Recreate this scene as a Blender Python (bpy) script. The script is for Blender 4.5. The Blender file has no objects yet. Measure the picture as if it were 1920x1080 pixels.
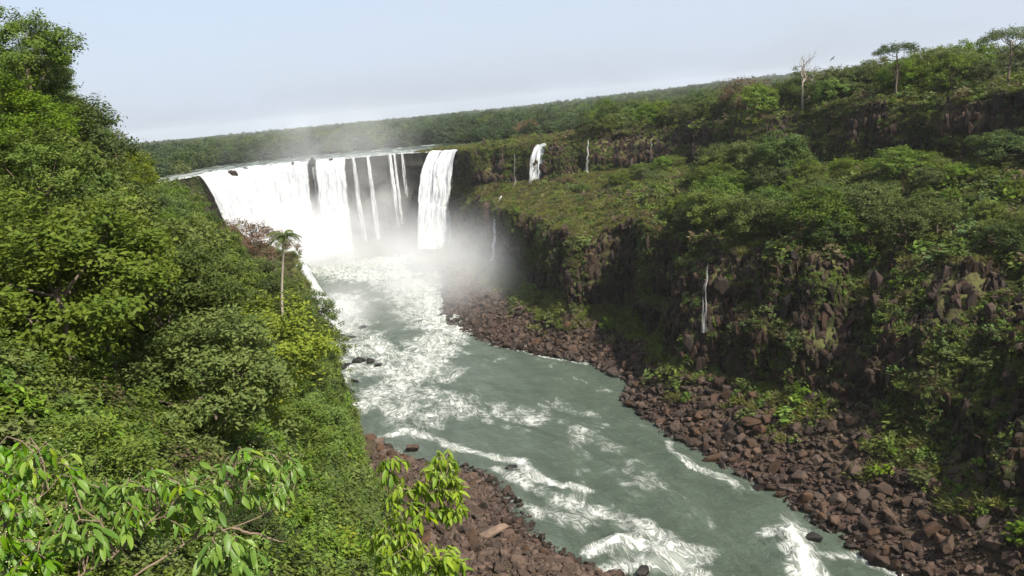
import bpy, bmesh, math, random
import numpy as np
from mathutils import Vector, Matrix
from mathutils.bvhtree import BVHTree

# ------------------------------------------------------------------ camera, sky, sun, exposure
SC = bpy.context.scene
COL = SC.collection
CAM_Z = 60.0
FPX = 1507.0                       # focal length in pixels of a 1920 px wide picture
ROLL = math.radians(5.5)
PITCH = math.atan(345 * math.cos(ROLL) / FPX)
FW = np.array([0, math.cos(PITCH), -math.sin(PITCH)])
U0 = np.array([0, math.sin(PITCH), math.cos(PITCH)])
R0 = np.array([1.0, 0, 0])
RT = R0 * math.cos(ROLL) - U0 * math.sin(ROLL)
UP = U0 * math.cos(ROLL) + R0 * math.sin(ROLL)
CAMP = np.array([0, 0, CAM_Z])
cd = bpy.data.cameras.new('camera'); cam = bpy.data.objects.new('camera', cd); COL.objects.link(cam)
cd.sensor_width = 36; cd.lens = FPX / 1920 * 36; cd.clip_start = 0.1; cd.clip_end = 20000
cam.matrix_world = Matrix(((RT[0], UP[0], -FW[0], 0), (RT[1], UP[1], -FW[1], 0), (RT[2], UP[2], -FW[2], CAM_Z), (0, 0, 0, 1)))
SC.camera = cam

SUN_AZ = math.atan2(0.69, -0.72)   # measured from +Y towards +X
SUN_EL = math.radians(50)
world = bpy.data.worlds.new('World'); SC.world = world; world.use_nodes = True
wn, wl = world.node_tree.nodes, world.node_tree.links
wn.clear()
wo = wn.new('ShaderNodeOutputWorld'); bg = wn.new('ShaderNodeBackground'); sky = wn.new('ShaderNodeTexSky')
sky.sky_type = 'NISHITA'; sky.sun_disc = False; sky.sun_elevation = SUN_EL; sky.sun_rotation = SUN_AZ
sky.air_density = 1.0; sky.dust_density = 3.0; sky.ozone_density = 1.0; sky.altitude = 100
bg.inputs['Strength'].default_value = 0.107
# thin high cloud veil
tc = wn.new('ShaderNodeTexCoord'); mp = wn.new('ShaderNodeMapping'); mp.inputs['Scale'].default_value = (2.2, 2.2, 7.0)
mp.inputs['Location'].default_value = (0.4, 0.3, 0.2)
nz = wn.new('ShaderNodeTexNoise'); nz.inputs['Scale'].default_value = 1.6; nz.inputs['Detail'].default_value = 7; nz.inputs['Roughness'].default_value = 0.6
nz.inputs['Distortion'].default_value = 0.6
cr = wn.new('ShaderNodeMapRange'); cr.inputs['From Min'].default_value = 0.42; cr.inputs['From Max'].default_value = 0.75
cr.inputs['To Min'].default_value = 0.70; cr.inputs['To Max'].default_value = 0.95
mx = wn.new('ShaderNodeMix'); mx.data_type = 'RGBA'
mx.inputs[7].default_value = (3.1, 3.5, 4.2, 1)
wl.new(tc.outputs['Generated'], mp.inputs['Vector']); wl.new(mp.outputs[0], nz.inputs['Vector']); wl.new(nz.outputs['Fac'], cr.inputs['Value'])
wl.new(cr.outputs[0], mx.inputs[0]); wl.new(sky.outputs[0], mx.inputs[6]); wl.new(mx.outputs[2], bg.inputs['Color']); wl.new(bg.outputs[0], wo.inputs['Surface'])
sd = bpy.data.lights.new('sun', 'SUN'); so = bpy.data.objects.new('sun', sd); COL.objects.link(so)
sd.energy = 5.0; sd.angle = math.radians(0.5); sd.color = (1.0, 0.94, 0.84)
SUNV = Vector((math.sin(SUN_AZ) * math.cos(SUN_EL), math.cos(SUN_AZ) * math.cos(SUN_EL), math.sin(SUN_EL)))
so.rotation_euler = SUNV.to_track_quat('Z', 'Y').to_euler(); so.location = (60, -40, 140)
SC.view_settings.view_transform = 'Standard'; SC.view_settings.look = 'None'; SC.view_settings.gamma = 1
SC.view_settings.use_curve_mapping = False; SC.view_settings.exposure = 1.0
SC.cycles.volume_bounces = 5; SC.cycles.max_bounces = 8; SC.cycles.diffuse_bounces = 3; SC.cycles.transparent_max_bounces = 16
SC.cycles.volume_step_rate = 1.0; SC.cycles.volume_max_steps = 128
SC.cycles.use_denoising = True

# ------------------------------------------------------------------ helpers
rng = np.random.default_rng(7)
random.seed(7)

def ray(px, py): return FW + RT * ((px - 960) / FPX) + UP * ((540 - py) / FPX)
def Pz(px, py, z):
    d = ray(px, py); return CAMP + d * ((z - CAM_Z) / d[2])
def Py(px, py, y):
    d = ray(px, py); return CAMP + d * (y / d[1])

_perm = np.random.default_rng(3).permutation(256); _perm = np.concatenate([_perm, _perm, _perm])
_g = np.random.default_rng(4).normal(size=(256, 3)); _g /= np.linalg.norm(_g, axis=1)[:, None]
def pn(x, y, z=0.0):
    x, y, z = np.broadcast_arrays(np.asarray(x, float), np.asarray(y, float), np.asarray(z, float))
    xi, yi, zi = np.floor(x).astype(int), np.floor(y).astype(int), np.floor(z).astype(int)
    xf, yf, zf = x - xi, y - yi, z - zi
    s = lambda t: t * t * t * (t * (t * 6 - 15) + 10)
    u, v, w = s(xf), s(yf), s(zf)
    def g(i, j, k):
        h = _perm[_perm[_perm[(xi + i) & 255] + ((yi + j) & 255)] + ((zi + k) & 255)]
        G = _g[h]; return G[..., 0] * (xf - i) + G[..., 1] * (yf - j) + G[..., 2] * (zf - k)
    L = lambda a, b, t: a + (b - a) * t
    return 1.5 * L(L(L(g(0, 0, 0), g(1, 0, 0), u), L(g(0, 1, 0), g(1, 1, 0), u), v), L(L(g(0, 0, 1), g(1, 0, 1), u), L(g(0, 1, 1), g(1, 1, 1), u), v), w)
def fbm(x, y, z=0.0, o=4):
    a, f, r = 1.0, 1.0, 0.0
    for i in range(o):
        r = r + a * pn(np.asarray(x) * f + 17.3 * i, np.asarray(y) * f + 5.1 * i, np.asarray(z) * f); a *= .5; f *= 2.03
    return r

def fast_mesh(name, V, Fa, mat=None, smooth=False, attrs=None, uv=None):
    V = np.asarray(V, np.float32); Fa = np.asarray(Fa, np.int32)
    me = bpy.data.meshes.new(name); me.vertices.add(len(V)); me.vertices.foreach_set('co', V.ravel())
    if len(Fa):
        k = Fa.shape[1]
        me.loops.add(Fa.size); me.loops.foreach_set('vertex_index', Fa.ravel())
        me.polygons.add(len(Fa)); me.polygons.foreach_set('loop_start', np.arange(0, Fa.size, k, dtype=np.int32))
        me.polygons.foreach_set('use_smooth', np.full(len(Fa), smooth))
    for n, (t, a) in (attrs or {}).items():
        at = me.attributes.new(n, t, 'POINT')
        at.data.foreach_set('vector' if t == 'FLOAT_VECTOR' else 'value', np.ascontiguousarray(a, np.int32 if t == 'INT' else np.float32).ravel())
    if uv is not None:
        l = me.uv_layers.new(name='UVMap'); l.data.foreach_set('uv', np.asarray(uv, np.float32)[Fa.ravel()].ravel())
    me.update(calc_edges=True); me.validate()
    if mat: me.materials.append(mat)
    return me
def obj(name, me, parent=None, **props):
    o = bpy.data.objects.new(name, me); COL.objects.link(o)
    if parent: o.parent = parent
    for k, v in props.items():
        if v is not None: o[k] = v
    return o
def thing(name, label, cat, loc=(0, 0, 0), group=None):
    o = obj(name, None, label=label, category=cat, group=group); o.location = loc; o.empty_display_size = .5
    return o
def grid_faces(n, m):
    i, j = np.meshgrid(np.arange(n - 1), np.arange(m - 1), indexing='ij'); a = (i * m + j).ravel()
    return np.stack([a, a + m, a + m + 1, a + 1], 1)

def tube(pts, rad, k=6):
    pts = [Vector(p) for p in pts]; V = []; Fa = []
    for i, p in enumerate(pts):
        d = (pts[min(i + 1, len(pts) - 1)] - pts[max(i - 1, 0)]).normalized()
        a = d.cross(Vector((0.3, 0.9, 0.1))).normalized(); b = d.cross(a)
        for j in range(k):
            t = 2 * math.pi * j / k; V.append(p + (a * math.cos(t) + b * math.sin(t)) * rad[i])
    for i in range(len(pts) - 1):
        for j in range(k):
            Fa.append((i * k + j, i * k + (j + 1) % k, (i + 1) * k + (j + 1) % k, (i + 1) * k + j))
    return np.array([tuple(v) for v in V]), np.array(Fa)
def join(parts):
    V, Fa, o = [], [], 0
    for v, f in parts: V.append(v); Fa.append(f + o); o += len(v)
    return np.concatenate(V), np.concatenate(Fa)

# ------------------------------------------------------------------ materials
def new_mat(name):
    m = bpy.data.materials.new(name); m.use_nodes = True; nt = m.node_tree; nt.nodes.clear()
    out = nt.nodes.new('ShaderNodeOutputMaterial'); return m, nt, out
class NB:
    def __init__(s, nt): s.nt = nt
    def n(s, t, **kw):
        nd = s.nt.nodes.new('ShaderNode' + t)
        for k, v in kw.items():
            if k.startswith('i_'): 
                key = k[2:]; key = int(key) if key.isdigit() else key.replace('_', ' ')
                s.set(nd.inputs[key], v)
            else: setattr(nd, k, v)
        return nd
    def set(s, sock, v):
        if isinstance(v, bpy.types.NodeSocket): s.nt.links.new(v, sock)
        else: sock.default_value = v
    def math(s, op, a, b=0.0, c=None, clamp=False):
        nd = s.nt.nodes.new('ShaderNodeMath'); nd.operation = op; nd.use_clamp = clamp
        s.set(nd.inputs[0], a); s.set(nd.inputs[1], b)
        if c is not None: s.set(nd.inputs[2], c)
        return nd.outputs[0]
    def mix(s, f, a, b):
        nd = s.nt.nodes.new('ShaderNodeMix'); nd.data_type = 'RGBA'; s.set(nd.inputs[0], f)
        s.set(nd.inputs[6], a if isinstance(a, bpy.types.NodeSocket) else (*a, 1)); s.set(nd.inputs[7], b if isinstance(b, bpy.types.NodeSocket) else (*b, 1))
        return nd.outputs[2]
    def rng(s, v, a, b, c=0.0, d=1.0, smooth=False):
        nd = s.nt.nodes.new('ShaderNodeMapRange'); nd.interpolation_type = 'SMOOTHSTEP' if smooth else 'LINEAR'
        s.set(nd.inputs['Value'], v); nd.inputs['From Min'].default_value = a; nd.inputs['From Max'].default_value = b
        nd.inputs['To Min'].default_value = c; nd.inputs['To Max'].default_value = d; return nd.outputs[0]
    def noise(s, vec, scale, detail=4, rough=.55, dist=0.0, out='Fac'):
        nd = s.nt.nodes.new('ShaderNodeTexNoise'); s.set(nd.inputs['Vector'], vec) if vec is not None else None
        nd.inputs['Scale'].default_value = scale; nd.inputs['Detail'].default_value = detail; nd.inputs['Roughness'].default_value = rough; nd.inputs['Distortion'].default_value = dist
        return nd.outputs[out]
    def mapping(s, vec, scale, loc=(0, 0, 0)):
        nd = s.nt.nodes.new('ShaderNodeMapping'); s.set(nd.inputs['Vector'], vec); nd.inputs['Scale'].default_value = scale; nd.inputs['Location'].default_value = loc; return nd.outputs[0]

def leaf_mat(name, c1, c2, trans=.30, rough=.6, vary=.35, spec=.14):
    m, nt, out = new_mat(name); b = NB(nt)
    at = b.n('Attribute', attribute_name='var'); oi = b.n('ObjectInfo')
    col = b.mix(at.outputs['Fac'], c1, c2)
    hs = b.n('HueSaturation'); b.set(hs.inputs['Color'], col)
    b.set(hs.inputs['Hue'], b.rng(oi.outputs['Random'], 0, 1, .5 - .016 * vary / .35, .5 + .012 * vary / .35))
    b.set(hs.inputs['Saturation'], b.rng(b.math('FRACT', b.math('MULTIPLY', oi.outputs['Random'], 7.31)), 0, 1, .85, 1.06))
    b.set(hs.inputs['Value'], b.rng(b.math('FRACT', b.math('MULTIPLY', oi.outputs['Random'], 13.7)), 0, 1, 1 - vary * 1.0, 1 + vary * .8))
    pb = b.n('BsdfPrincipled'); b.set(pb.inputs['Base Color'], hs.outputs[0]); pb.inputs['Roughness'].default_value = rough; pb.inputs['Specular IOR Level'].default_value = spec
    tr = b.n('BsdfTranslucent'); tcol = b.mix(.5, hs.outputs[0], (.16, .22, .02)); b.set(tr.inputs['Color'], tcol)
    ms = b.n('MixShader'); ms.inputs[0].default_value = trans; nt.links.new(pb.outputs[0], ms.inputs[1]); nt.links.new(tr.outputs[0], ms.inputs[2])
    nt.links.new(ms.outputs[0], out.inputs['Surface']); return m

def bark_mat(name, c1, c2):
    m, nt, out = new_mat(name); b = NB(nt); g = b.n('TexCoord')
    nzv = b.noise(b.mapping(g.outputs['Object'], (3, 3, .8)), 2.5, 5)
    pb = b.n('BsdfPrincipled'); b.set(pb.inputs['Base Color'], b.mix(nzv, c1, c2)); pb.inputs['Roughness'].default_value = .85
    bp = b.n('Bump'); bp.inputs['Strength'].default_value = .5; bp.inputs['Distance'].default_value = .03; b.set(bp.inputs['Height'], nzv); nt.links.new(bp.outputs[0], pb.inputs['Normal'])
    nt.links.new(pb.outputs[0], out.inputs['Surface']); return m

def rock_mat(name, c1, c2, c3, obj_space=True):
    m, nt, out = new_mat(name); b = NB(nt); g = b.n('TexCoord'); oi = b.n('ObjectInfo'); geo = b.n('NewGeometry')
    vec = geo.outputs['Position']
    n1 = b.noise(vec, .55, 5, .6); n2 = b.noise(vec, 4.0, 5, .65)
    col = b.mix(b.rng(n1, .35, .65), c1, c2); col = b.mix(b.rng(n2, .56, .74, 0, .7), col, c3)
    at = b.n('Attribute', attribute_name='var')
    v = b.math('ADD', b.rng(oi.outputs['Random'], 0, 1, .6, 1.35), b.rng(at.outputs['Fac'], 0, 1, -.3, .45))
    # wet and dark where the water reaches
    sp = b.n('SeparateXYZ'); b.set(sp.inputs[0], geo.outputs['Position'])
    wet = b.rng(b.math('ADD', sp.outputs[2], b.rng(n1, 0, 1, -.5, .5)), .35, 1.1, .38, 1.0)
    hs = b.n('HueSaturation'); b.set(hs.inputs['Color'], col); b.set(hs.inputs['Value'], b.math('MULTIPLY', v, wet))
    b.set(hs.inputs['Saturation'], b.rng(b.math('FRACT', b.math('MULTIPLY', oi.outputs['Random'], 5.7)), 0, 1, .7, 1.15))
    pb = b.n('BsdfPrincipled'); b.set(pb.inputs['Base Color'], hs.outputs[0]); b.set(pb.inputs['Roughness'], b.rng(wet, .38, 1, .3, .9)); pb.inputs['Specular IOR Level'].default_value = .2
    bp = b.n('Bump'); bp.inputs['Strength'].default_value = .7; bp.inputs['Distance'].default_value = .12; b.set(bp.inputs['Height'], n2); nt.links.new(bp.outputs[0], pb.inputs['Normal'])
    nt.links.new(pb.outputs[0], out.inputs['Surface']); return m

def ground_mat(name, soil, grass, rock, streak=(.05, .04, .03)):
    m, nt, out = new_mat(name); b = NB(nt); geo = b.n('NewGeometry')
    pos = geo.outputs['Position']; sp = b.n('SeparateXYZ'); b.set(sp.inputs[0], geo.outputs['Normal'])
    n1 = b.noise(pos, .09, 5, .6); n2 = b.noise(pos, .8, 6, .6); n3 = b.noise(b.mapping(pos, (1.2, 1.2, .13)), .9, 5, .65)
    flat = b.rng(b.math('ADD', sp.outputs[2], b.rng(n2, 0, 1, -.3, .3)), .35, .7)
    rk = b.mix(b.rng(n3, .35, .62), streak, rock); rk = b.mix(b.rng(n2, .64, .76, 0, .35), rk, (.22, .17, .13))
    rk = b.mix(b.rng(n1, .42, .56, 0, .85), rk, b.mix(n2, (.016, .024, .008), (.036, .045, .013)))
    gr = b.mix(b.rng(n2, .35, .65), soil, grass)
    col = b.mix(flat, rk, gr)
    wt = b.n('Attribute', attribute_name='wet'); col = b.mix(wt.outputs['Fac'], col, b.mix(n3, (.022, .022, .020), (.060, .055, .046)))
    tal = b.n('Attribute', attribute_name='talus'); col = b.mix(tal.outputs['Fac'], col, b.mix(n2, (.035, .022, .017), (.085, .05, .036)))
    pb = b.n('BsdfPrincipled'); b.set(pb.inputs['Base Color'], col); pb.inputs['Roughness'].default_value = .9; pb.inputs['Specular IOR Level'].default_value = .2
    bp = b.n('Bump'); bp.inputs['Strength'].default_value = .9; bp.inputs['Distance'].default_value = .5; b.set(bp.inputs['Height'], b.math('ADD', n2, n3)); nt.links.new(bp.outputs[0], pb.inputs['Normal'])
    nt.links.new(pb.outputs[0], out.inputs['Surface']); return m

MAT = {}
MAT['cliff'] = ground_mat('cliff_ground', (.058, .050, .022), (.080, .088, .022), (.072, .038, .023), (.018, .013, .010))
MAT['hill'] = ground_mat('hill_soil', (.035, .035, .014), (.045, .065, .015), (.10, .06, .035))
MAT['plateau'] = ground_mat('plateau_soil', (.035, .045, .015), (.05, .07, .02), (.08, .06, .03))
MAT['rock'] = rock_mat('basalt_boulder', (.080, .046, .029), (.044, .029, .020), (.14, .092, .060))
MAT['rock_tan'] = rock_mat('tan_boulder', (.17, .10, .055), (.11, .065, .04), (.25, .18, .12))
MAT['rock_wet'] = rock_mat('wet_rock', (.022, .020, .018), (.035, .030, .026), (.06, .05, .042))
MAT['rock_pale'] = rock_mat('pale_rock', (.30, .25, .20), (.22, .17, .13), (.45, .41, .36))
MAT['bark'] = bark_mat('bark', (.07, .05, .035), (.16, .12, .085))
MAT['bark_pale'] = bark_mat('pale_bark', (.20, .17, .13), (.36, .31, .25))
MAT['twig'] = bark_mat('twig', (.09, .06, .038), (.19, .14, .095))
MAT['leaf_bright'] = leaf_mat('leaf_bright', (.066, .124, .012), (.130, .188, .020))
MAT['leaf_mid'] = leaf_mat('leaf_mid', (.056, .094, .013), (.112, .146, .022))
MAT['leaf_dark'] = leaf_mat('leaf_dark', (.034, .060, .013), (.072, .100, .021), trans=.25)
MAT['leaf_olive'] = leaf_mat('leaf_olive', (.052, .074, .013), (.106, .128, .025), trans=.25)
MAT['leaf_yellow'] = leaf_mat('leaf_yellow', (.088, .130, .010), (.175, .200, .016))
MAT['leaf_rust'] = leaf_mat('leaf_rust', (.085, .045, .024), (.16, .09, .047), trans=.2)
MAT['grass'] = leaf_mat('grass_blade', (.078, .090, .018), (.155, .155, .036), trans=.25)
MAT['dry'] = leaf_mat('dry_brush', (.060, .043, .024), (.115, .082, .045), trans=.2)
MAT['leaf_far'] = leaf_mat('leaf_far', (.026, .046, .018), (.050, .074, .026), trans=.2, vary=.4)
MAT['leaf_fore'] = leaf_mat('leaf_foreground', (.060, .150, .010), (.140, .255, .018), trans=.42, rough=.42, vary=.2, spec=.3)
MAT['leaf_fore_lime'] = leaf_mat('leaf_lime', (.11, .20, .010), (.22, .30, .018), trans=.42, rough=.42, vary=.22, spec=.3)
MAT['bud'] = leaf_mat('bud', (.26, .27, .12), (.42, .41, .22), trans=.2)

# ------------------------------------------------------------------ terrain: canyon wall, lofted through measured stations
# per station: shore, cliff base, lower cliff top, upper cliff base, rim
ST = [
 [(60,45,0),(72,38,9),(92,40,30),(116,58,46),(122,60,55)],
 [(44,87,0),(57,79,9),(74,86,29),(106,110,45),(112,112,54)],
 [(38,103,0),(57,101,10),(69,112,33),(103,150,44),(107,152,53)],
 [(33,118,0),(52,117,10),(62,126,31),(95,178,43),(98,181,52)],
 [(26.6,132,0),(41.5,133.6,8),(49,138,30),(82,205,41),(85,210,50.5)],
 [(20.4,150,0),(33,148,8),(41,151,30),(72,235,39),(76,240,48.5)],
 [(23.4,161,0),(32,167,8),(37,170,30),(66,262,37),(69,268,47)],
 [(15.6,178,0),(28,191,8),(30,194,30),(52,284,36),(55,289,46)],
 [(3.7,190,0),(12,200,9),(14,205,28.5),(31,293,34),(33,299,45)],
 [(-8.3,203,0),(9,230,7),(10,234,28.5),(19,295,32),(20,300,44.3)],
 [(-21.7,236,0),(5,258,5),(4,262,28),(5,304,31),(6,309,43.8)],
 [(-25.5,297,0),(-8,292,5),(-6,296,27),(-9,318,30),(-9,324,43.4)],
 [(-44,338,0),(-22,332,4),(-20,335,24),(-15.5,335,28),(-14.5,337,43)],
 [(-50,346,0),(-33,349,3),(-31.5,350,25),(-31,351,29),(-29.5,352,43)],
 [(-55,350,0),(-44,360,12),(-43.5,362,26),(-43,363,31),(-42,364,43)],
 [(-62,348,0),(-58,362,7),(-58,366,30),(-58,366.5,34),(-58,368,43)],
 [(-78,350,0),(-79,362,3),(-79.5,366,28),(-79.7,366.5,35),(-80,368,43)],
 [(-98,348,0),(-101,362,3),(-102,366,28),(-102,366.5,35),(-103,368,43)],
 [(-110,338,0),(-117,354,4),(-120,358,28),(-120.5,358.5,35),(-121,360,43)],
 [(-108,320,0),(-121,335,12),(-126,338,28),(-127,339,35),(-128,341,43)],
 [(-96,300,0),(-110,306,18),(-124,310,26),(-131,314,34),(-134,318,43)],
 [(-70,262,0),(-77,268,19),(-105,280,23),(-126,290,32),(-134,292,42)],
 [(-57,238,0),(-64,243,19),(-85,253,22),(-115,262,32),(-124,264,42)],
 [(-52,212,0),(-59,213,17),(-75,218,25),(-100,225,36),(-110,226,45)],
 [(-46,185,0),(-54,185,12),(-68,185,26),(-85,185,38),(-95,185,48)],
]
ST = np.array(ST, float); ST[:9, 3, 2] -= np.array([4, 4, 4, 4, 4, 3.5, 3, 2, 1])
def catmull(P, t):
    n = len(P); i = np.clip(np.floor(t).astype(int), 0, n - 2); f = (t - i)
    sh = (-1,) + (1,) * (P.ndim - 1); f = f.reshape(sh)
    p0, p1, p2, p3 = P[np.maximum(i - 1, 0)], P[i], P[i + 1], P[np.minimum(i + 2, n - 1)]
    c = .5 * (2 * p1 + (p2 - p0) * f + (2 * p0 - 5 * p1 + 4 * p2 - p3) * f ** 2 + (3 * p1 - p0 - 3 * p2 + p3) * f ** 3)
    return .55 * c + .45 * (p1 + (p2 - p1) * f)
seglen = np.linalg.norm(np.diff(ST[:, 2, :2], axis=0), axis=1) + np.linalg.norm(np.diff(ST[:, 4, :2], axis=0), axis=1)
cum = np.concatenate([[0], np.cumsum(seglen)]); NS = 640
TS = np.interp(np.linspace(0, cum[-1], NS), cum, np.arange(len(ST)))
R = catmull(ST, TS)                                     # NS x 5 x 3
arc = np.linspace(0, cum[-1] / 2, NS)
# rim normals (pointing away from the canyon)
def outward(line, k):
    tg = np.roll(line, -k, 0) - np.roll(line, k, 0); tg[:k] = tg[k]; tg[-k:] = tg[-k - 1]
    nn = np.stack([tg[:, 1], -tg[:, 0]], 1); return nn / (np.linalg.norm(nn, axis=1)[:, None] + 1e-9)
ker = np.ones(41) / 41
rim_n = outward(R[:, 4, :2], 12)
rim_n = np.stack([np.convolve(np.pad(rim_n[:, k], 20, mode='edge'), ker, 'valid') for k in (0, 1)], 1); rim_n /= np.linalg.norm(rim_n, axis=1)[:, None]
cliff_n = outward(R[:, 2, :2], 8)
cliff_n = np.stack([np.convolve(np.pad(cliff_n[:, k], 10, mode='edge'), np.ones(21) / 21, 'valid') for k in (0, 1)], 1); cliff_n /= np.linalg.norm(cliff_n, axis=1)[:, None]
# fall mask along the loft: less relief where sheets of water pour down
fallm = np.clip(1 - np.abs(TS - 16.2) / 3.6, 0, 1); fallm = np.minimum(1, fallm * 3)
# irregular rims
w1 = fbm(arc / 22, 0.3, 0, 4); w2 = fbm(arc / 9, 7.3, 0, 3)
RR = R.copy()
for k, (a, b) in {2: (5.0, 2.2), 1: (2.4, .9), 4: (3.2, 1.3), 3: (2.4, 1.0), 0: (1.5, 1.1)}.items():
    nn = rim_n if k >= 3 else cliff_n
    amt = (a * fbm(arc / 20, k * 3.1, 0, 3) + b * fbm(arc / 6, k * 5.7 + 2, 0, 2)) * (1 - .85 * fallm)
    RR[:, k, :2] += nn * amt[:, None]
RR[:, 2, 2] += (3.6 * w1 + 1.5 * w2 - 2.0) * (1 - fallm); RR[:, 4, 2] += (0.9 * w2) * (1 - fallm) * np.clip((12 - TS) / 4, .1, 1)
A, B, C, D, E_ = [RR[:, k] for k in range(5)]
under = A.copy(); under[:, :2] -= cliff_n * 6; under[:, 2] = -3.0
Fo = E_.copy(); Fo[:, :2] += rim_n * 28; Fo[:, 2] += np.where(TS < 12, 2.0, -.6)
Go = E_.copy(); Go[:, :2] += rim_n * 95; Go[:, 2] += np.where(TS < 11, 3.5, -2.5)
segs = [(under, A, 6), (A, B, 34), (B, C, 44), (C, D, 52), (D, E_, 30), (E_, Fo, 22), (Fo, Go, 14)]
rows, kind, vv = [], [], []
for si, (P, Q, n) in enumerate(segs):
    for j in range(n):
        f = j / n
        if si == 2: fz, fh = f, (.38 * f + .62 * f ** 2.4)      # steep cliff, rounded shoulder
        elif si == 4: fz, fh = f, (.6 * f + .4 * f ** 3)
        elif si == 3: fz, fh = f ** 1.25, f
        elif si == 1: fz, fh = f ** 1.3, f
        else: fz = fh = f
        p = P.copy(); p[:, :2] += (Q - P)[:, :2] * fh; p[:, 2] += (Q - P)[:, 2] * fz
        rows.append(p); kind.append(si); vv.append(f)
rows.append(Go.copy()); kind.append(6); vv.append(1.0)
G3 = np.stack(rows, 1); kind = np.array(kind); vv = np.array(vv); NR = G3.shape[1]
# relief
X, Y, Z = G3[..., 0], G3[..., 1], G3[..., 2]
ampc = np.zeros(NR); ampz = np.zeros(NR)
bump = lambda f: np.sin(np.pi * np.clip(f, 0, 1)) ** .5
for j in range(NR):
    k, f = kind[j], vv[j]
    ampc[j] = {0: 0, 1: .2, 2: .35 + .65 * bump(f), 3: .35 * (1 - f), 4: .3 + .6 * bump(f), 5: .2 * (1 - f), 6: 0}[k]
    ampz[j] = {0: 0, 1: .5 * min(1, f * 4), 2: .15, 3: 1.0 * bump(f), 4: .1, 5: .7, 6: .8}[k]
s2 = arc[:, None]
col_n = fbm(s2 / 9 + 0 * Z, Z / 22, 1.7, 3) * 2.6 + fbm(s2 / 2.6, Z / 9, 4.2, 3) * 1.1 + np.abs(pn(s2 / 2.2, Z / 14, 8.1)) * 1.5 + fbm(s2 / 30, Z / 3.6, 2.2, 2) * 1.6
nn3 = np.where((kind >= 3)[None, :, None], rim_n[:, None, :], cliff_n[:, None, :])
dsp = col_n * ampc[None, :] * (1 - .75 * fallm[:, None])
G3[..., 0] += nn3[..., 0] * dsp; G3[..., 1] += nn3[..., 1] * dsp
zr = (fbm(X / 16, Y / 16, 3.3, 4) * 2.0 + fbm(X / 4.5, Y / 4.5, 9.1, 3) * .7) * ampz[None, :] * (1 - .8 * fallm[:, None])
G3[..., 2] += zr
def knoll(x, y, r, h):
    d2 = ((G3[..., 0] - x) ** 2 + (G3[..., 1] - y) ** 2) / r ** 2
    G3[..., 2] += np.where((kind == 3)[None, :], h * np.exp(-d2) * np.sin(np.pi * np.clip(vv, 0, 1))[None, :] ** .7, 0)
knoll(58, 188, 15, 7); knoll(80, 165, 14, 4); knoll(38, 215, 12, 3)
talus = np.where(kind == 1, np.clip(1.35 - vv * 1.2, 0, 1), np.where(kind == 0, 1.0, 0.0))[None, :] * np.ones((NS, 1))
# farther up the canyon the rubble is grown over
talus *= np.clip((12.0 - TS) / 1.5, .15, 1)[:, None]
canyon_me = fast_mesh('canyon_cliff', G3.reshape(-1, 3), grid_faces(NS, NR), MAT['cliff'], True, {'talus': ('FLOAT', talus.ravel()), 'wet': ('FLOAT', (np.clip(np.minimum((TS - 11.6) / .8, (19.0 - TS) / .8), 0, .85)[:, None] * (kind < 5)[None, :]).ravel())})
canyon = obj('canyon_cliff', canyon_me, kind='structure', label='steep brown basalt canyon cliffs with grown-over ledges around the river')

# ------------------------------------------------------------------ terrain: wooded hillside on the near bank
HC = [(0,0,55.3),(0,5,53.6),(-2,10,50.2),(0,20,42),(0,40,27),(0,60,15),(2,80,6),(8,90,2.5),(12,20,38),(12,60,9),(16,80,-1),(25,0,48),(25,40,14),(26,70,-2),
      (40,20,20),(50,0,40),(0,-20,60),(-20,-20,64),(-10,10,53),(-14,22,53.5),(-20,20,56),(-25,40,55),(-33,55,57),(-44,70,59),(-30,30,60),(-60,40,66),(-60,0,66),(-80,80,64),
      (-18,45,46),(-18,70,27.5),(-8,100,3),(-14,120,3),(-24,134,1),(-3,112,0),(-6,127,-1.2),(-14,137,-1.5),(-33,141,-1),(-44,165,-1),(-46,190,-1),(-36,152,5),(-54,180,12),
      (-21,95,9),(-29,100,25),(-35,100,34),(-44,100,47),(-56,105,57),(-31,128,12),(-30.5,132,17),(-35,140,22),(-36,130,25),(-47,135,36),(-58,130,47),(-68,130,55),(-80,120,58),
      (-41,148,26.5),(-50,155,31),(-59,165,39.5),(-66,170,45),(-57,155,37),(-70,160,47),(-80,165,50),(-68,150,53),(-58,120,57),(-41,80,61),(-32,60,62),(-100,150,52),(-110,100,62),(-66,187,22),(-85,190,34),(-100,190,44),(-120,180,48),(-130,120,60),(-130,40,66),
      (3,100,-.6),(8,93,-.5),(-1,108.5,-.5),(10,100,-3),(5,112,-3),(0,127,-3),(-10,145,-4),(-30,155,-4),(-2,95,3.2),(0,86,5),(-30,70,42),(-24,60,44),(-12,60,24),(-10,50,27),(-14,80,9),(-6,60,16),(-8,80,5.5),(-15,105,3.5),(-19,115,4),(-25,122,5),(-27,112,15)]
HC = np.array(HC, float)
def rbf_fit(P, z):
    d = np.linalg.norm(P[:, None] - P[None], axis=2); K = d; n = len(P)
    M = np.zeros((n + 3, n + 3)); M[:n, :n] = K + np.eye(n) * .3; M[:n, n] = 1; M[n, :n] = 1; M[:n, n + 1:] = P; M[n + 1:, :n] = P.T
    return np.linalg.solve(M, np.concatenate([z, [0, 0, 0]]))
HW = rbf_fit(HC[:, :2], HC[:, 2])
def hill_h(x, y):
    P = np.stack([np.ravel(x), np.ravel(y)], 1); out = np.empty(len(P))
    for a in range(0, len(P), 20000):
        Q = P[a:a + 20000]; d = np.linalg.norm(Q[:, None] - HC[None, :, :2], axis=2)
        out[a:a + 20000] = d @ HW[:-3] + HW[-3] + Q @ HW[-2:]
    return out.reshape(np.shape(x))
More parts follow.
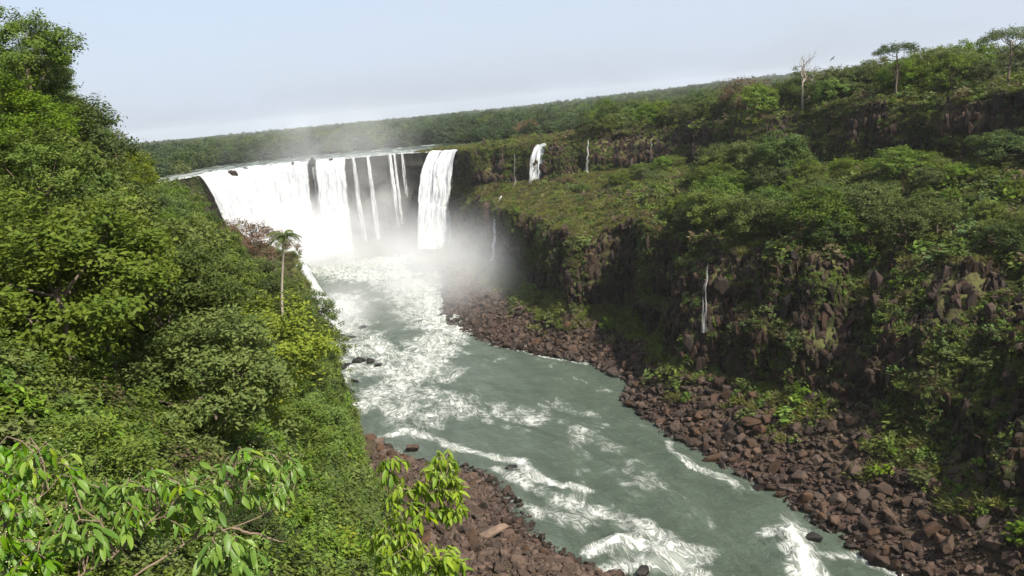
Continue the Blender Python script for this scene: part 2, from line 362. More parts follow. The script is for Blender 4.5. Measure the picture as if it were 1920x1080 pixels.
gx = np.arange(-135, 52, .9); gy = np.arange(-25, 203, .9)
hx, hy = np.meshgrid(gx, gy, indexing='ij')
hz = hill_h(hx, hy)
rel = np.clip(np.hypot(hx, hy) / 15, .15, 1) * np.clip(hz / 6, 0, 1)
hz += (fbm(hx / 14, hy / 14, .5, 4) * 1.6 + fbm(hx / 3, hy / 3, 2.5, 3) * .4) * rel
SIL = np.array([(-400, 40), (0, 60), (60, 115), (130, 110), (230, 185), (290, 240), (360, 330), (400, 385), (500, 480), (540, 560), (600, 620), (660, 645), (760, 645), (860, 672), (900, 690), (960, 720), (1080, 770), (1400, 900)], float)
def project(P):
    q = np.asarray(P) - CAMP; w_ = np.maximum(q @ FW, .5); return 960 + FPX * (q @ RT) / w_, 540 - FPX * (q @ UP) / w_, q @ FW
# the flank falls away steeply beyond the shoulder seen from the viewpoint
for _ in range(30):
    ppx, ppy, ppw = project(np.stack([hx, hy, hz + 1.6], -1)); bad = (ppw > 12) & (hz > 5) & (ppx > np.interp(ppy, SIL[:, 0], SIL[:, 1]) - 6) & (hy < 175) & (hy > 14)
    if not bad.any(): break
    hz = hz - np.where(bad, 1.2, 0)
for _ in range(3): hz[1:-1, 1:-1] = .4 * hz[1:-1, 1:-1] + .15 * (hz[:-2, 1:-1] + hz[2:, 1:-1] + hz[1:-1, :-2] + hz[1:-1, 2:])
beach = np.clip((6.5 - hz) / 3, 0, 1) * (hy > 80)
hill_me = fast_mesh('hillside', np.stack([hx, hy, hz], -1).reshape(-1, 3), grid_faces(*hx.shape)[:, ::-1], MAT['hill'], True, {'talus': ('FLOAT', beach.ravel())})
hill = obj('hillside', hill_me, kind='structure', label='steep wooded hillside dropping to the river')

# ------------------------------------------------------------------ terrain: plateau to the horizon
from mathutils.geometry import delaunay_2d_cdt
def axis(lo, hi, step0, grow, lim):
    a = list(np.arange(lo, hi, step0)); s = step0; v = a[-1]
    while v < lim: s *= grow; v += s; a.append(v)
    s = step0; v = a[0]
    while v > -lim: s *= grow; v -= s; a.insert(0, v)
    return np.array(a)
px_ = axis(-260, 260, 7, 1.10, 4900); py_ = axis(-60, 520, 7, 1.10, 4900)
qx, qy = np.meshgrid(px_, py_, indexing='ij')
poly = np.concatenate([E_[:, :2], [(-95, 185), (-95, -60), (122, -60)]])
def in_poly(x, y, P):
    r = np.zeros(x.shape, bool); n = len(P)
    for i in range(n):
        x1, y1 = P[i]; x2, y2 = P[(i + 1) % n]
        c = ((y1 > y) != (y2 > y)); 
        with np.errstate(divide='ignore', invalid='ignore'): c &= x < (x2 - x1) * (y - y1) / (y2 - y1 + 1e-12) + x1
        r ^= c
    return r
es = E_[::8, :2]
def rim_dist(x, y):
    out = np.full(x.shape, 1e9)
    for p in es: out = np.minimum(out, np.hypot(x - p[0], y - p[1]))
    return out
def plateau_h(x, y):
    d = np.hypot(x, y)
    z = 42.2 + np.clip((x + 20) / 130, 0, 1) * 11 * np.clip((420 - y) / 220, 0, 1)
    z = z + np.clip((d - 600) / 2200, 0, 1) * (-9 + 24 * np.clip((np.arctan2(x, np.maximum(y, 1)) - .02) / .3, 0, 1)) + fbm(x / 260, y / 260, .7, 3) * 5 * np.clip((d - 420) / 400, 0, 1)
    return z
qz = plateau_h(qx, qy); ins = in_poly(qx, qy, poly); rd = rim_dist(qx, qy)
drop = np.where(ins, 1, np.clip((34 - rd) / 18, 0, 1)); qz = qz * (1 - drop) + (-4.5) * drop - .8 * (1 - drop)
plat_me = fast_mesh('plateau', np.stack([qx, qy, qz], -1).reshape(-1, 3), grid_faces(*qx.shape)[:, ::-1], MAT['plateau'], True)
obj('plateau', plat_me, kind='structure', label='flat forested plateau reaching to the horizon')

# tree for dropping things on the ground, and for finding the ground along a view ray while laying out
def bvh_of(me):
    v = np.empty(len(me.vertices) * 3, np.float32); me.vertices.foreach_get('co', v)
    f = np.empty(len(me.polygons) * 4, np.int32); me.polygons.foreach_get('vertices', f)
    return v.reshape(-1, 3), f.reshape(-1, 4)
v1, f1 = bvh_of(canyon_me); v2, f2 = bvh_of(hill_me); v3, f3 = bvh_of(plat_me)
BV = BVHTree.FromPolygons(np.concatenate([v1, v2, v3]).tolist(), np.concatenate([f1, f2 + len(v1), f3 + len(v1) + len(v2)]).tolist())
def ground(x, y, top=200.0):
    h = BV.ray_cast(Vector((x, y, top)), Vector((0, 0, -1)))
    return (h[0].z, h[1]) if h[0] is not None else (0.0, Vector((0, 0, 1)))
def hit(px, py):
    h = BV.ray_cast(Vector(CAMP), Vector(ray(px, py)).normalized()); return h[0]

# ------------------------------------------------------------------ river
def water_mat():
    m, nt, out = new_mat('river_water'); b = NB(nt); geo = b.n('NewGeometry')
    fl = b.n('Attribute', attribute_name='flow'); fo = b.n('Attribute', attribute_name='foam')
    fv = fl.outputs['Vector']; I = fo.outputs['Fac']
    warp = b.noise(b.mapping(fv, (.09, .16, 1)), 1.0, 3, .5, 0, 'Color')
    wv = b.n('VectorMath', operation='MULTIPLY_ADD'); b.set(wv.inputs[0], warp); wv.inputs[1].default_value = (9, 9, 0); b.set(wv.inputs[2], fv)
    w = wv.outputs[0]
    big = b.noise(b.mapping(w, (.10, .18, 1)), 1.0, 4, .6)
    mid = b.noise(b.mapping(w, (.35, .75, 1)), 1.0, 6, .68, .8)
    fine = b.noise(b.mapping(w, (1.3, 2.2, 1)), 1.0, 5, .7)
    ridge = b.math('SUBTRACT', 1.0, b.math('MULTIPLY', b.math('ABSOLUTE', b.math('SUBTRACT', mid, .5)), 12.0))     # thin lace lines
    lace = b.math('MULTIPLY', b.rng(ridge, .1, .95), b.rng(b.math('ADD', big, b.math('MULTIPLY', I, .8)), .62, .86))
    dense = b.rng(b.math('ADD', b.math('ADD', b.math('MULTIPLY', mid, .9), b.math('MULTIPLY', fine, .45)), b.math('MULTIPLY', I, .95)), 1.30, 1.62)
    xf = b.noise(b.mapping(w, (3.6, 5.2, 1)), 1.0, 4, .7)
    dense = b.math('MULTIPLY', dense, b.rng(b.math('ADD', xf, b.math('MULTIPLY', dense, .35)), .42, .66, .25, 1.0))
    veil = b.math('MULTIPLY', b.rng(b.math('ADD', big, I), .62, 1.25), .22)
    foam = b.math('MAXIMUM', b.math('MAXIMUM', b.math('MULTIPLY', lace, .75), dense), veil, clamp=True)
    base = b.mix(b.rng(big, .35, .65), (.050, .066, .048), (.070, .090, .067))
    base = b.mix(b.rng(I, .25, .9, 0, .6), base, (.095, .125, .088))
    pb = b.n('BsdfPrincipled'); b.set(pb.inputs['Base Color'], b.mix(foam, base, (.74, .75, .71)))
    b.set(pb.inputs['Roughness'], b.rng(foam, 0, .6, .16, .75)); pb.inputs['IOR'].default_value = 1.33
    bp = b.n('Bump'); bp.inputs['Strength'].default_value = .8; bp.inputs['Distance'].default_value = .5
    b.set(bp.inputs['Height'], b.math('ADD', b.math('MULTIPLY', mid, 1.0), b.math('ADD', b.math('MULTIPLY', fine, .8), b.math('MULTIPLY', foam, .5)))); nt.links.new(bp.outputs[0], pb.inputs['Normal'])
    nt.links.new(pb.outputs[0], out.inputs['Surface']); return m
MAT['water'] = water_mat()
rx = np.arange(-125, 66, .62); ry = np.arange(58, 372, .62)
wx, wy = np.meshgrid(rx, ry, indexing='ij')
cl = np.array([(45, 20), (30, 60), (24, 90), (18, 110), (10, 130), (-2, 150), (-12, 175), (-25, 200), (-36, 230), (-44, 262), (-58, 300), (-75, 330), (-88, 360), (-92, 385)], float)
tt = np.linspace(0, len(cl) - 1, 260); cp = catmull(cl, tt); cs = np.concatenate([[0], np.cumsum(np.linalg.norm(np.diff(cp, axis=0), axis=1))])
tgn = np.gradient(cp, axis=0); tgn /= np.linalg.norm(tgn, axis=1)[:, None]
wf = np.stack([wx.ravel(), wy.ravel()], 1); idx = np.empty(len(wf), int)
for a in range(0, len(wf), 20000): idx[a:a + 20000] = ((wf[a:a + 20000, None] - cp[None]) ** 2).sum(2).argmin(1)
dv = wf - cp[idx]; acr = dv[:, 0] * tgn[idx, 1] - dv[:, 1] * tgn[idx, 0]; alo = cs[idx] + (dv * tgn[idx]).sum(1)
foam = np.zeros(len(wf))
def stroke(pix, width, amt):
    global foam
    P = np.array([Pz(a, b_, 0)[:2] for a, b_ in pix]); best = np.full(len(wf), 1e9); wv = width if isinstance(width, (list, tuple)) else [width] * len(P)
    for i in range(len(P) - 1):
        a, b_ = P[i], P[i + 1]; ab = b_ - a; t = np.clip(((wf - a) @ ab) / (ab @ ab), 0, 1); ww = wv[i] + (wv[i + 1] - wv[i]) * t
        best = np.minimum(best, np.linalg.norm(wf - a - t[:, None] * ab, axis=1) / ww)
    foam = np.maximum(foam, amt * np.exp(-best ** 2))
stroke([(575, 480), (640, 490), (700, 500), (760, 470)], 16, .72)
stroke([(600, 500), (740, 520), (800, 570), (835, 615), (800, 660), (770, 700)], [13, 11, 9, 8, 9, 10], .78)
stroke([(690, 510), (790, 530), (830, 590)], 4, .74)
stroke([(830, 585), (815, 630), (800, 660)], 3.2, .80)
stroke([(640, 560), (640, 640), (660, 700)], 9, .52)
stroke([(690, 640), (740, 690), (720, 740), (790, 780)], 8, .50)
stroke([(620, 640), (640, 660)], 5, .9)
stroke([(700, 690), (760, 740), (900, 770), (1000, 790)], [10, 9, 7, 4], .42)
stroke([(650, 770), (760, 745), (860, 700)], 3, .42)
stroke([(655, 765), (690, 755)], 2.6, .85)
stroke([(700, 825), (770, 805), (840, 835), (905, 852)], [1.2, 1.3, 1.2, 1.2], .66)
stroke([(905, 852), (975, 865), (1000, 895), (1060, 915), (1105, 920)], [.8, 1.2, 1.1, 1.2, .8], .94)
stroke([(930, 880), (1030, 930), (1110, 960), (1200, 990), (1300, 1040)], [1.2, 1.7, 2.0, 2.6, 2.8], .54)
stroke([(1000, 960), (1100, 985), (1180, 1000)], 2.0, .38)
stroke([(1105, 1035), (1170, 1015), (1230, 1030), (1300, 1075)], [1.2, 1.7, 1.8, 1.3], 1.1)
stroke([(1130, 1065), (1240, 1060), (1320, 1085)], 1.5, .66)
stroke([(1440, 1000), (1480, 1005), (1500, 1040), (1520, 1090)], [1.5, 2.0, 1.9, 2.0], 1.2)
stroke([(1540, 1045), (1600, 1040), (1690, 1075)], 1.4, .55)
stroke([(1250, 828), (1262, 850), (1300, 875), (1350, 895)], [.5, .7, .8, .6], .80)
stroke([(1350, 895), (1400, 925)], 1.3, .42)
stroke([(920, 645), (1000, 662), (1100, 683)], .8, .55)
stroke([(1040, 770), (1120, 800), (1180, 930)], 6, .18)
foam *= np.clip(.80 + .42 * fbm(alo / 4.5, acr / 1.6, 6.1, 3) + .22 * fbm(alo / 1.2, acr / .8, 2.1, 2), .25, 1.2)
# rapids are lumpy, calm reaches only ripple
chop = .20 + .95 * np.clip(foam, 0, 1)
wz = chop * (fbm(alo / 3.4, acr / 4.6, .3, 3) * .75 + fbm(alo / 1.25, acr / 1.6, 3.3, 2) * .34)
far_boost = 1 + np.clip((wf[:, 1] - 200) / 120, 0, 1)
wz *= far_boost
for (a, b_, h) in [(1478, 1012, 1.6), (1500, 1050, 1.2), (1170, 1020, 1.1), (1235, 1040, 1.0), (990, 890, .7), (1060, 918, .7), (800, 520, 1.5), (825, 600, 1.3), (1270, 862, .5), (790, 560, 1.2), (815, 640, 1.0)]:
    q = Pz(a, b_, 0)[:2]; wz += h * np.exp(-((wf - q) ** 2).sum(1) / 6.0) * (1 + .8 * fbm(wf[:, 0] / 1.2, wf[:, 1] / 1.2, .2, 2))
flow = np.stack([alo, acr, np.zeros_like(acr)], 1)
river_me = fast_mesh('river', np.concatenate([wf, wz[:, None]], 1), grid_faces(*wx.shape)[:, ::-1], MAT['water'], True, {'flow': ('FLOAT_VECTOR', flow), 'foam': ('FLOAT', foam)})
obj('river', river_me, kind='structure', label='grey green river with white rapids')
# upper river above the lip of the falls
sel = np.where((TS > 12.2) & (TS < 20.6))[0]; uo = np.array([-.35, .3, 1, 3, 7, 14, 24, 38, 56, 78, 110])
ev = RR[sel, 4]; un = rim_n[sel]
UV3 = np.stack([np.concatenate([ev[:, :2] + un * o, np.full((len(sel), 1), 43.35 - (.35 if o < 0 else 0) + min(o, 40) * .004)], 1) for o in uo], 1)
m_ = UV3.reshape(-1, 3)
obj('upper_river', fast_mesh('upper_river', m_, grid_faces(len(sel), len(uo)), MAT['water'], True,
    {'flow': ('FLOAT_VECTOR', np.stack([m_[:, 1], m_[:, 0], 0 * m_[:, 0]], 1)), 'foam': ('FLOAT', np.tile(np.where(uo < 2, .45, np.where(uo < 15, .30, .15)), len(sel)))}), kind='structure', label='wide upper river sliding toward the lip of the falls')

# ------------------------------------------------------------------ waterfalls
def fall_mat():
    m, nt, out = new_mat('falling_water'); b = NB(nt); uv = b.n('UVMap')
    sp = b.n('SeparateXYZ'); b.set(sp.inputs[0], uv.outputs[0])
    th = b.n('Attribute', attribute_name='thick')
    s1 = b.noise(b.mapping(uv.outputs[0], (.55, .05, 1)), 1.0, 5, .62); s2 = b.noise(b.mapping(uv.outputs[0], (2.2, .22, 1)), 1.0, 5, .68)
    a = b.rng(b.math('ADD', b.math('ADD', b.math('MULTIPLY', s1, .75), b.math('MULTIPLY', s2, .55)), th.outputs['Fac']), .80, 1.18)
    col = b.mix(b.rng(b.math('ADD', b.math('MULTIPLY', s2, .6), b.math('MULTIPLY', s1, .4)), .36, .60), (.34, .38, .42), (.84, .84, .83))  # grey end of the streaks paints shadows between the strands into the colour
    df = b.n('BsdfDiffuse'); b.set(df.inputs['Color'], col)
    tl = b.n('BsdfTranslucent'); b.set(tl.inputs['Color'], col)
    mixd = b.n('MixShader'); mixd.inputs[0].default_value = .3; nt.links.new(df.outputs[0], mixd.inputs[1]); nt.links.new(tl.outputs[0], mixd.inputs[2])
    bp = b.n('Bump'); bp.inputs['Strength'].default_value = .6; bp.inputs['Distance'].default_value = .5; b.set(bp.inputs['Height'], s2); nt.links.new(bp.outputs[0], df.inputs['Normal'])
    tp = b.n('BsdfTransparent'); ms = b.n('MixShader'); b.set(ms.inputs[0], a); nt.links.new(tp.outputs[0], ms.inputs[1]); nt.links.new(mixd.outputs[0], ms.inputs[2])
    nt.links.new(ms.outputs[0], out.inputs['Surface']); return m
MAT['fall'] = fall_mat()
def polyline(P, n):
    P = np.array(P, float); c = np.concatenate([[0], np.cumsum(np.linalg.norm(np.diff(P, axis=0), axis=1))]); t = np.linspace(0, c[-1], n)
    return np.stack([np.interp(t, c, P[:, k]) for k in range(3)], 1), c[-1]
def waterfall(label, top, bot, out=1.5, layers=2, dens=.25, rag=.5, seed=0, step=.5, power=.5, name='waterfall'):
    """sheet of water: pours over the lip `top`, lands along `bot`; both run left to right"""
    Vs, Fs, UVs, Th, off = [], [], [], [], 0
    L = max(polyline(top, 5)[1], polyline(bot, 5)[1]); n = max(7, int(L / step)); Hh = abs(np.mean([p[2] for p in top]) - np.mean([p[2] for p in bot])); m = max(14, int(Hh / .6))
    T, _ = polyline(top, n); Bm, _ = polyline(bot, n)
    tg = T[-1] - T[0]; nrm = np.array([tg[1], -tg[0], 0]); nrm /= np.linalg.norm(nrm)
    if nrm @ (CAMP - T.mean(0)) < 0: nrm = -nrm
    for l in range(layers):
        v = np.linspace(0, 1, m)[None, :]; u = np.linspace(0, 1, n)[:, None]
        hp = v ** power
        P = T[:, None, :] * (1 - hp[..., None]) + Bm[:, None, :] * hp[..., None]
        P[..., 2] = T[:, None, 2] + (Bm[:, None, 2] - T[:, None, 2]) * v
        sc = seed * 11.3 + l * 5.1
        bul = out * hp + (fbm(u * L / 2.4 + sc, v * Hh / 16, 0.3, 3) * .9 + np.abs(pn(u * L / .9 + sc, v * Hh / 10, 1.3)) * .6) * np.clip(v * 5, .05, 1) * min(1, L / 6) + l * .45 * np.clip(v * 4, 0, 1)
        wob = (.7 * pn(v * Hh / 9 + sc, .2, .6) + .25 * pn(v * Hh / 2.5 + sc, u * L / 3, .9)) * np.clip(v * 3, 0, 1) * min(1.0, .35 + L / 12)
        P = P + nrm[None, None, :] * bul[..., None] + (tg / np.linalg.norm(tg))[None, None, :] * wob[..., None]
        if l == 0: pass
        P[..., 2] += np.where(v < .03, .12 * (l + 1), 0) + (.7 * min(1, L / 20)) * pn(u * L / 3.5 + sc, .4, .7) * (1 - v)
        edge = np.minimum(u, 1 - u) * L
        th = dens + np.clip(edge / (.8 * rag + .12), 0, 1) * .45 - .35 * rag - (.14 * l) - .10 * rag * v + 0 * u
        Vs.append(P.reshape(-1, 3)); Fs.append(grid_faces(n, m) + off); off += n * m
        UVs.append(np.stack([(u * L + 0 * v).ravel() + sc * 3, (v * Hh + 0 * u).ravel() + sc * 7], 1)); Th.append(th.ravel())
    me = fast_mesh(name, np.concatenate(Vs), np.concatenate(Fs), MAT['fall'], True, {'thick': ('FLOAT', np.concatenate(Th))}, np.concatenate(UVs))
    return obj(name, me, label=label, category='waterfall', group='waterfalls pouring into the canyon')
def rim_at(t, dz=.35, back=-.3, k=4):
    q = np.array([np.interp(t, TS, RR[:, k, i]) for i in range(3)]); nn = np.array([np.interp(t, TS, (rim_n if k >= 3 else cliff_n)[:, i]) for i in range(2)])
    q[:2] += nn * back; q[2] += dz; return q
def lip(t0, t1, n=12, dz=.35, back=-.4, k=4): return [rim_at(t, dz, back, k) for t in np.linspace(t0, t1, n)]
def feet(L, z, push): 
    r = []
    for i, p in enumerate(L):
        a = L[max(i - 1, 0)]; c = L[min(i + 1, len(L) - 1)]; t = c - a; nn = np.array([t[1], -t[0], 0]); nn /= np.linalg.norm(nn) + 1e-9
        if nn @ (CAMP - p) < 0: nn = -nn
        q = p + nn * push; q[2] = z(i / (len(L) - 1)) if callable(z) else z; r.append(q)
    return r
def t_of_px(px, k=4, lo=9.0, hi=20.5):
    """loft station whose rim point is seen at picture column px"""
    m = (TS > lo) & (TS < hi); q = RR[m, k] - CAMP; c = 960 + FPX * (q @ RT) / (q @ FW); return TS[m][np.abs(c - px).argmin()]
tp = {p: t_of_px(p) for p in (365, 424, 430, 580, 593, 652, 432, 572, 598, 650, 656, 668, 685, 697, 726, 741, 752, 762, 812, 830, 836, 861)}
def rim_fall(label, a, b_, zb, push, **kw):
    L = lip(tp[b_], tp[a]); L = L if L[0][0] < L[-1][0] else L[::-1]
    return waterfall(label, L, feet(L, zb, push), **kw)
rim_fall('broad bright waterfall filling the head of the canyon, wreathed in spray', 430, 580, 0, 8, out=3, layers=3, dens=.50, rag=.9, seed=1)
rim_fall('slanting white waterfall at the left end of the horseshoe above the domed rock', 365, 424, 14, 9, out=2, layers=3, dens=.34, rag=.9, seed=2)
rim_fall('white waterfall just right of the dark notch in the main curtain', 593, 652, 2, 9, out=2.5, layers=3, dens=.48, rag=1.2, seed=3)
def strands(label, spec, seed):
    os_ = []
    for q, (px, w0_, w1_, zb, push, dens) in enumerate(spec):
        t = t_of_px(px); c = rim_at(t, .25, -.5); k = c[1] / FPX; p = [c - RT * w0_ * k * .5, c + RT * w0_ * k * .5]; f = [a + (CAMP - c) * np.array([1, 1, 0]) / 350 * push + RT * sg * (w1_ - w0_) * k * .5 for a, sg in zip(p, (-1, 1))]
        for a in f: a[2] = zb
        os_.append(waterfall(label, p, f, out=.8, layers=2, dens=dens, rag=.55, seed=seed + q, step=.22))
    if len(os_) > 1:
        bm = bmesh.new()
        for o in os_: bm.from_mesh(o.data)
        bm.to_mesh(os_[0].data); bm.free()
        for o in os_[1:]: bpy.data.objects.remove(o)
strands('thin veil of water first to the right of the main curtain', [(662, 6, 14, 3, 5, .12)], 50)
strands('slender leaning waterfall on the dark wall, second right of the main curtain', [(692, 6, 13, 6, 6, .15)], 54)
strands('narrow bright waterfall near the middle of the dark misty wall', [(732, 5, 10, 10, 4, .24), (740, 5, 8, 12, 4, .22), (727, 2, 7, 8, 3, .04)], 58)
strands('faint short trickle at the right of the dark misty wall', [(757, 6, 11, 16, 3, .04)], 62)
strands('faint thread of water over the dark notch of the main curtain', [(586, 8, 12, 18, 3, .05)], 66)

# ------------------------------------------------------------------ rocks
def rock_proto(seed, n=18):
    r = np.random.default_rng(seed); p = r.normal(size=(n, 3)); p /= np.linalg.norm(p, axis=1)[:, None]
    p = np.sign(p) * np.abs(p) ** .75 * r.uniform(.75, 1.05, (n, 1)); p *= np.array([1, r.uniform(.65, .95), r.uniform(.5, .8)])
    bm = bmesh.new()
    for q in p: bm.verts.new(q)
    g = bmesh.ops.convex_hull(bm, input=bm.verts); bmesh.ops.delete(bm, geom=[e for e in g['geom_interior'] if isinstance(e, bmesh.types.BMVert)], context='VERTS')
    bmesh.ops.triangulate(bm, faces=bm.faces); bm.verts.ensure_lookup_table()
    bm.verts.index_update()
    V = np.array([tuple(v.co) for v in bm.verts]); Fa = np.array([[v.index for v in f.verts] for f in bm.faces]); bm.free(); return V, Fa
RP = [rock_proto(100 + i, 15 + 2 * (i % 6)) for i in range(16)]
def rock_mesh_detail(i, mat, sub=1, seed=0):
    """a bigger rock: hull, cut and roughened"""
    V, Fa = RP[i % len(RP)]; bm = bmesh.new(); vs = [bm.verts.new(v) for v in V]
    for f in Fa: bm.faces.new([vs[k] for k in f])
    bmesh.ops.bevel(bm, geom=list(bm.edges), offset=.05, segments=1, affect='EDGES')
    bmesh.ops.triangulate(bm, faces=bm.faces)
    for _ in range(sub): bmesh.ops.subdivide_edges(bm, edges=[e for e in bm.edges if e.calc_length() > .25], cuts=1, use_grid_fill=False)
    co = np.array([tuple(v.co) for v in bm.verts]); d = fbm(co[:, 0] * 2.4 + seed, co[:, 1] * 2.4, co[:, 2] * 2.4, 3) * .11
    for v, k in zip(bm.verts, d): v.co *= 1 + k
    me = bpy.data.meshes.new('boulder'); bmesh.ops.triangulate(bm, faces=bm.faces); bm.to_mesh(me); bm.free(); me.materials.append(mat); return me
RMESH = [rock_mesh_detail(i, MAT['rock'], 1, i) for i in range(len(RP))]
def rand_rot(n, r): 
    a = r.uniform(0, 2 * np.pi, (n, 3)); a[:, 0] = r.normal(0, .5, n); a[:, 1] = r.normal(0, .5, n); return a
def euler_m(e):
    cx, sx, cy, sy, cz, sz = np.cos(e[:, 0]), np.sin(e[:, 0]), np.cos(e[:, 1]), np.sin(e[:, 1]), np.cos(e[:, 2]), np.sin(e[:, 2])
    M = np.empty((len(e), 3, 3))
    M[:, 0, 0] = cy * cz; M[:, 0, 1] = sx * sy * cz - cx * sz; M[:, 0, 2] = cx * sy * cz + sx * sz
    M[:, 1, 0] = cy * sz; M[:, 1, 1] = sx * sy * sz + cx * cz; M[:, 1, 2] = cx * sy * sz - sx * cz
    M[:, 2, 0] = -sy; M[:, 2, 1] = sx * cy; M[:, 2, 2] = cx * cy; return M
rr = np.random.default_rng(21)
def field_points(n, shape):
    out = []
    if shape == 'right':
        t = rr.uniform(0.6, 11.6, n); f = rr.uniform(-.06, 1, n) ** 1.0
        for ti, fi in zip(t, f):
            hi = np.interp(ti, [0, 1.5, 2.5, 4, 5, 6, 7, 8, 9, 10, 11, 11.6], [1, .95, .95, .95, .85, .7, .7, .85, .75, .62, .5, .4]); fi = fi * hi
            a = np.array([np.interp(ti, TS, A[:, k]) for k in range(2)]); b_ = np.array([np.interp(ti, TS, B[:, k]) for k in range(2)]); out.append(a + (b_ - a) * fi)
    else:
        while len(out) < n:
            x, y = rr.uniform(-34, 20), rr.uniform(72, 146)
            z = hill_h(np.array([x]), np.array([y]))[0]
            if -.7 < z < 6.5 and y > 76 - x * .3: out.append(np.array([x, y]))
    return np.array(out)
PR = field_points(14500, 'right'); PL = field_points(6000, 'left')
cand = [(p, 0) for p in PR] + [(p, 1) for p in PL]
size = np.concatenate([np.clip(.33 * rr.lognormal(0, .62, len(PR)), .16, 1.6), np.clip(.33 * rr.lognormal(0, .52, len(PL)), .16, 1.2)])
order = np.argsort(-size); placed = []; cell = {}
for i in order:
    (p, side), s = cand[i], size[i]; kx, ky = int(p[0] // 4), int(p[1] // 4); ok = True
    for a in (-1, 0, 1):
        for b_ in (-1, 0, 1):
            for (q, sq) in cell.get((kx + a, ky + b_), ()):
                if (q[0] - p[0]) ** 2 + (q[1] - p[1]) ** 2 < (.51 * (s + sq)) ** 2: ok = False; break
            if not ok: break
        if not ok: break
    if ok: cell.setdefault((kx, ky), []).append((p, s)); placed.append((p, s, side))
rubble_V, rubble_F, rubble_A, off = {0: [], 1: []}, {0: [], 1: []}, {0: [], 1: []}, {0: 0, 1: 0}
wl_p = [np.array([p[0], p[1], 0]) for p, _, _ in placed]
pxs = [s / np.linalg.norm(np.array([p[0], p[1], 0]) - CAMP) for p, s, _ in placed]
def in_view(p, mrg=1.0):
    q = p - CAMP; w = q @ FW
    return w > 0 and abs(q @ RT / w) < .637 * mrg and -.3583 * mrg < (q @ UP / w) < .3583 * mrg
vis = [i for i in np.argsort(-np.array(pxs)) if in_view(wl_p[i])]
single = set(vis[:292])
def boulder_words(s, z, y, side):
    a = 'huge' if s > 1.2 else 'large' if s > .9 else 'midsize'
    b_ = 'at the water edge' if z < 1.0 else 'high up' if z > 4.2 else 'midway up'
    c = ('near the bottom edge' if y < 100 else 'above the white splash' if y < 118 else 'by the middle bend' if y < 150 else 'toward the falls') if side == 0 else ('near the bottom edge' if y < 100 else 'beside the foaming bend' if y < 122 else 'at the far tip')
    return f"{a} brown boulder {b_} on the {'right bank' if side == 0 else 'near beach'}, {c}"
BL = {0: ('reddish brown boulder among the rubble along the right bank of the river', 'boulders along the right bank'), 1: ('dark brown angular boulder on the rocky beach below the near hillside', 'boulders on the near beach')}
for i, (p, s, side) in enumerate(placed):
    z, nrm = ground(p[0], p[1]); e = rand_rot(1, rr)[0]; k = rr.integers(len(RP)); sc3 = s * rr.uniform(.85, 1.2, 3)
    loc = np.array([p[0], p[1], max(z, -.35) + s * .22])
    if i in single:
        o = obj('boulder', RMESH[k], label=boulder_words(s, z, p[1], side), category='boulder', group=BL[side][1]); o.location = loc; o.rotation_euler = e; o.scale = sc3
    else:
        V, Fa = RP[k]; M = euler_m(e[None])[0]; rubble_V[side].append((V * sc3) @ M.T + loc); rubble_F[side].append(Fa + off[side]); off[side] += len(V); rubble_A[side].append(np.full(len(V), rr.uniform()))
# fine stones filling the gaps
for side, src, n in ((0, 'right', 6800), (1, 'left', 2200)):
    for p in field_points(n, src):
        z, nrm = ground(p[0], p[1]); k = rr.integers(len(RP)); V, Fa = RP[k]; s = rr.uniform(.14, .34); M = euler_m(rand_rot(1, rr))[0]
        rubble_V[side].append(V * s @ M.T + np.array([p[0], p[1], max(z, -.2) + s * .3])); rubble_F[side].append(Fa + off[side]); off[side] += len(V); rubble_A[side].append(np.full(len(V), rr.uniform()))
for side, lab in ((0, 'brown basalt rubble along the right bank'), (1, 'brown basalt rubble on the near beach')):
    obj('rubble', fast_mesh('rubble', np.concatenate(rubble_V[side]), np.concatenate(rubble_F[side]), MAT['rock'], False, {'var': ('FLOAT', np.concatenate(rubble_A[side]))}), kind='stuff', label=lab, category='rubble')
def big_rock(label, p, size, i, mat='rock', rot=(0, 0, 0), name='boulder', sub=1):
    o = obj(name, rock_mesh_detail(i, MAT[mat], sub, i), label=label, category='rock'); o.location = p; o.scale = size; o.rotation_euler = rot; return o
def on(px, py, z, dz=0): q = Pz(px, py, z); q[2] += dz; return q
big_rock('tall slanting red brown boulder standing above the right bank rubble', on(1522, 755, 8), (1.9, 1.8, 2.6), 3, rot=(.3, .2, .4))
big_rock('wide dark brown boulder lying below the tall slanting boulder', on(1415, 790, 4.5), (2.6, 1.8, 1.3), 5, rot=(0, .1, .3))
big_rock('large tan boulder with a flat sunlit face on the near beach', on(925, 1000, 3), (2.3, 1.6, 1.5), 1, 'rock_tan', rot=(.1, -.15, .2))
big_rock('rounded pale tan boulder in the shade of the large tan boulder', on(880, 1020, 3.2), (.95, .75, .7), 7, 'rock_tan')
big_rock('flat red brown rock at the far tip of the near beach', on(705, 845, .8), (2.4, 1.4, .9), 2, rot=(0, .1, .2))
big_rock('square brown boulder at the far edge of the near beach', on(770, 840, .8), (1.6, 1.3, 1.2), 4)
big_rock('lone dark rock standing in foam off the near beach', on(958, 876, .1), (1.2, .9, .7), 6, 'rock_wet')
big_rock('black wet rock in the white rapids at the bottom edge', on(1205, 1072, .2), (1.7, 1.3, 1.3), 8, 'rock_wet', rot=(.2, .1, 1))
big_rock('dark wet rock at the corner beside the white splash', on(1525, 1010, .5), (1.5, 1.4, 1.0), 9, 'rock_wet')
big_rock('dark rounded rock at the water edge where the white current bends', on(832, 595, .3), (3.2, 2.2, 1.7), 10, 'rock_wet')
big_rock('small dark rock alone in the misty rapids', on(680, 613, .2), (1.3, 1.0, .9), 11, 'rock_wet')
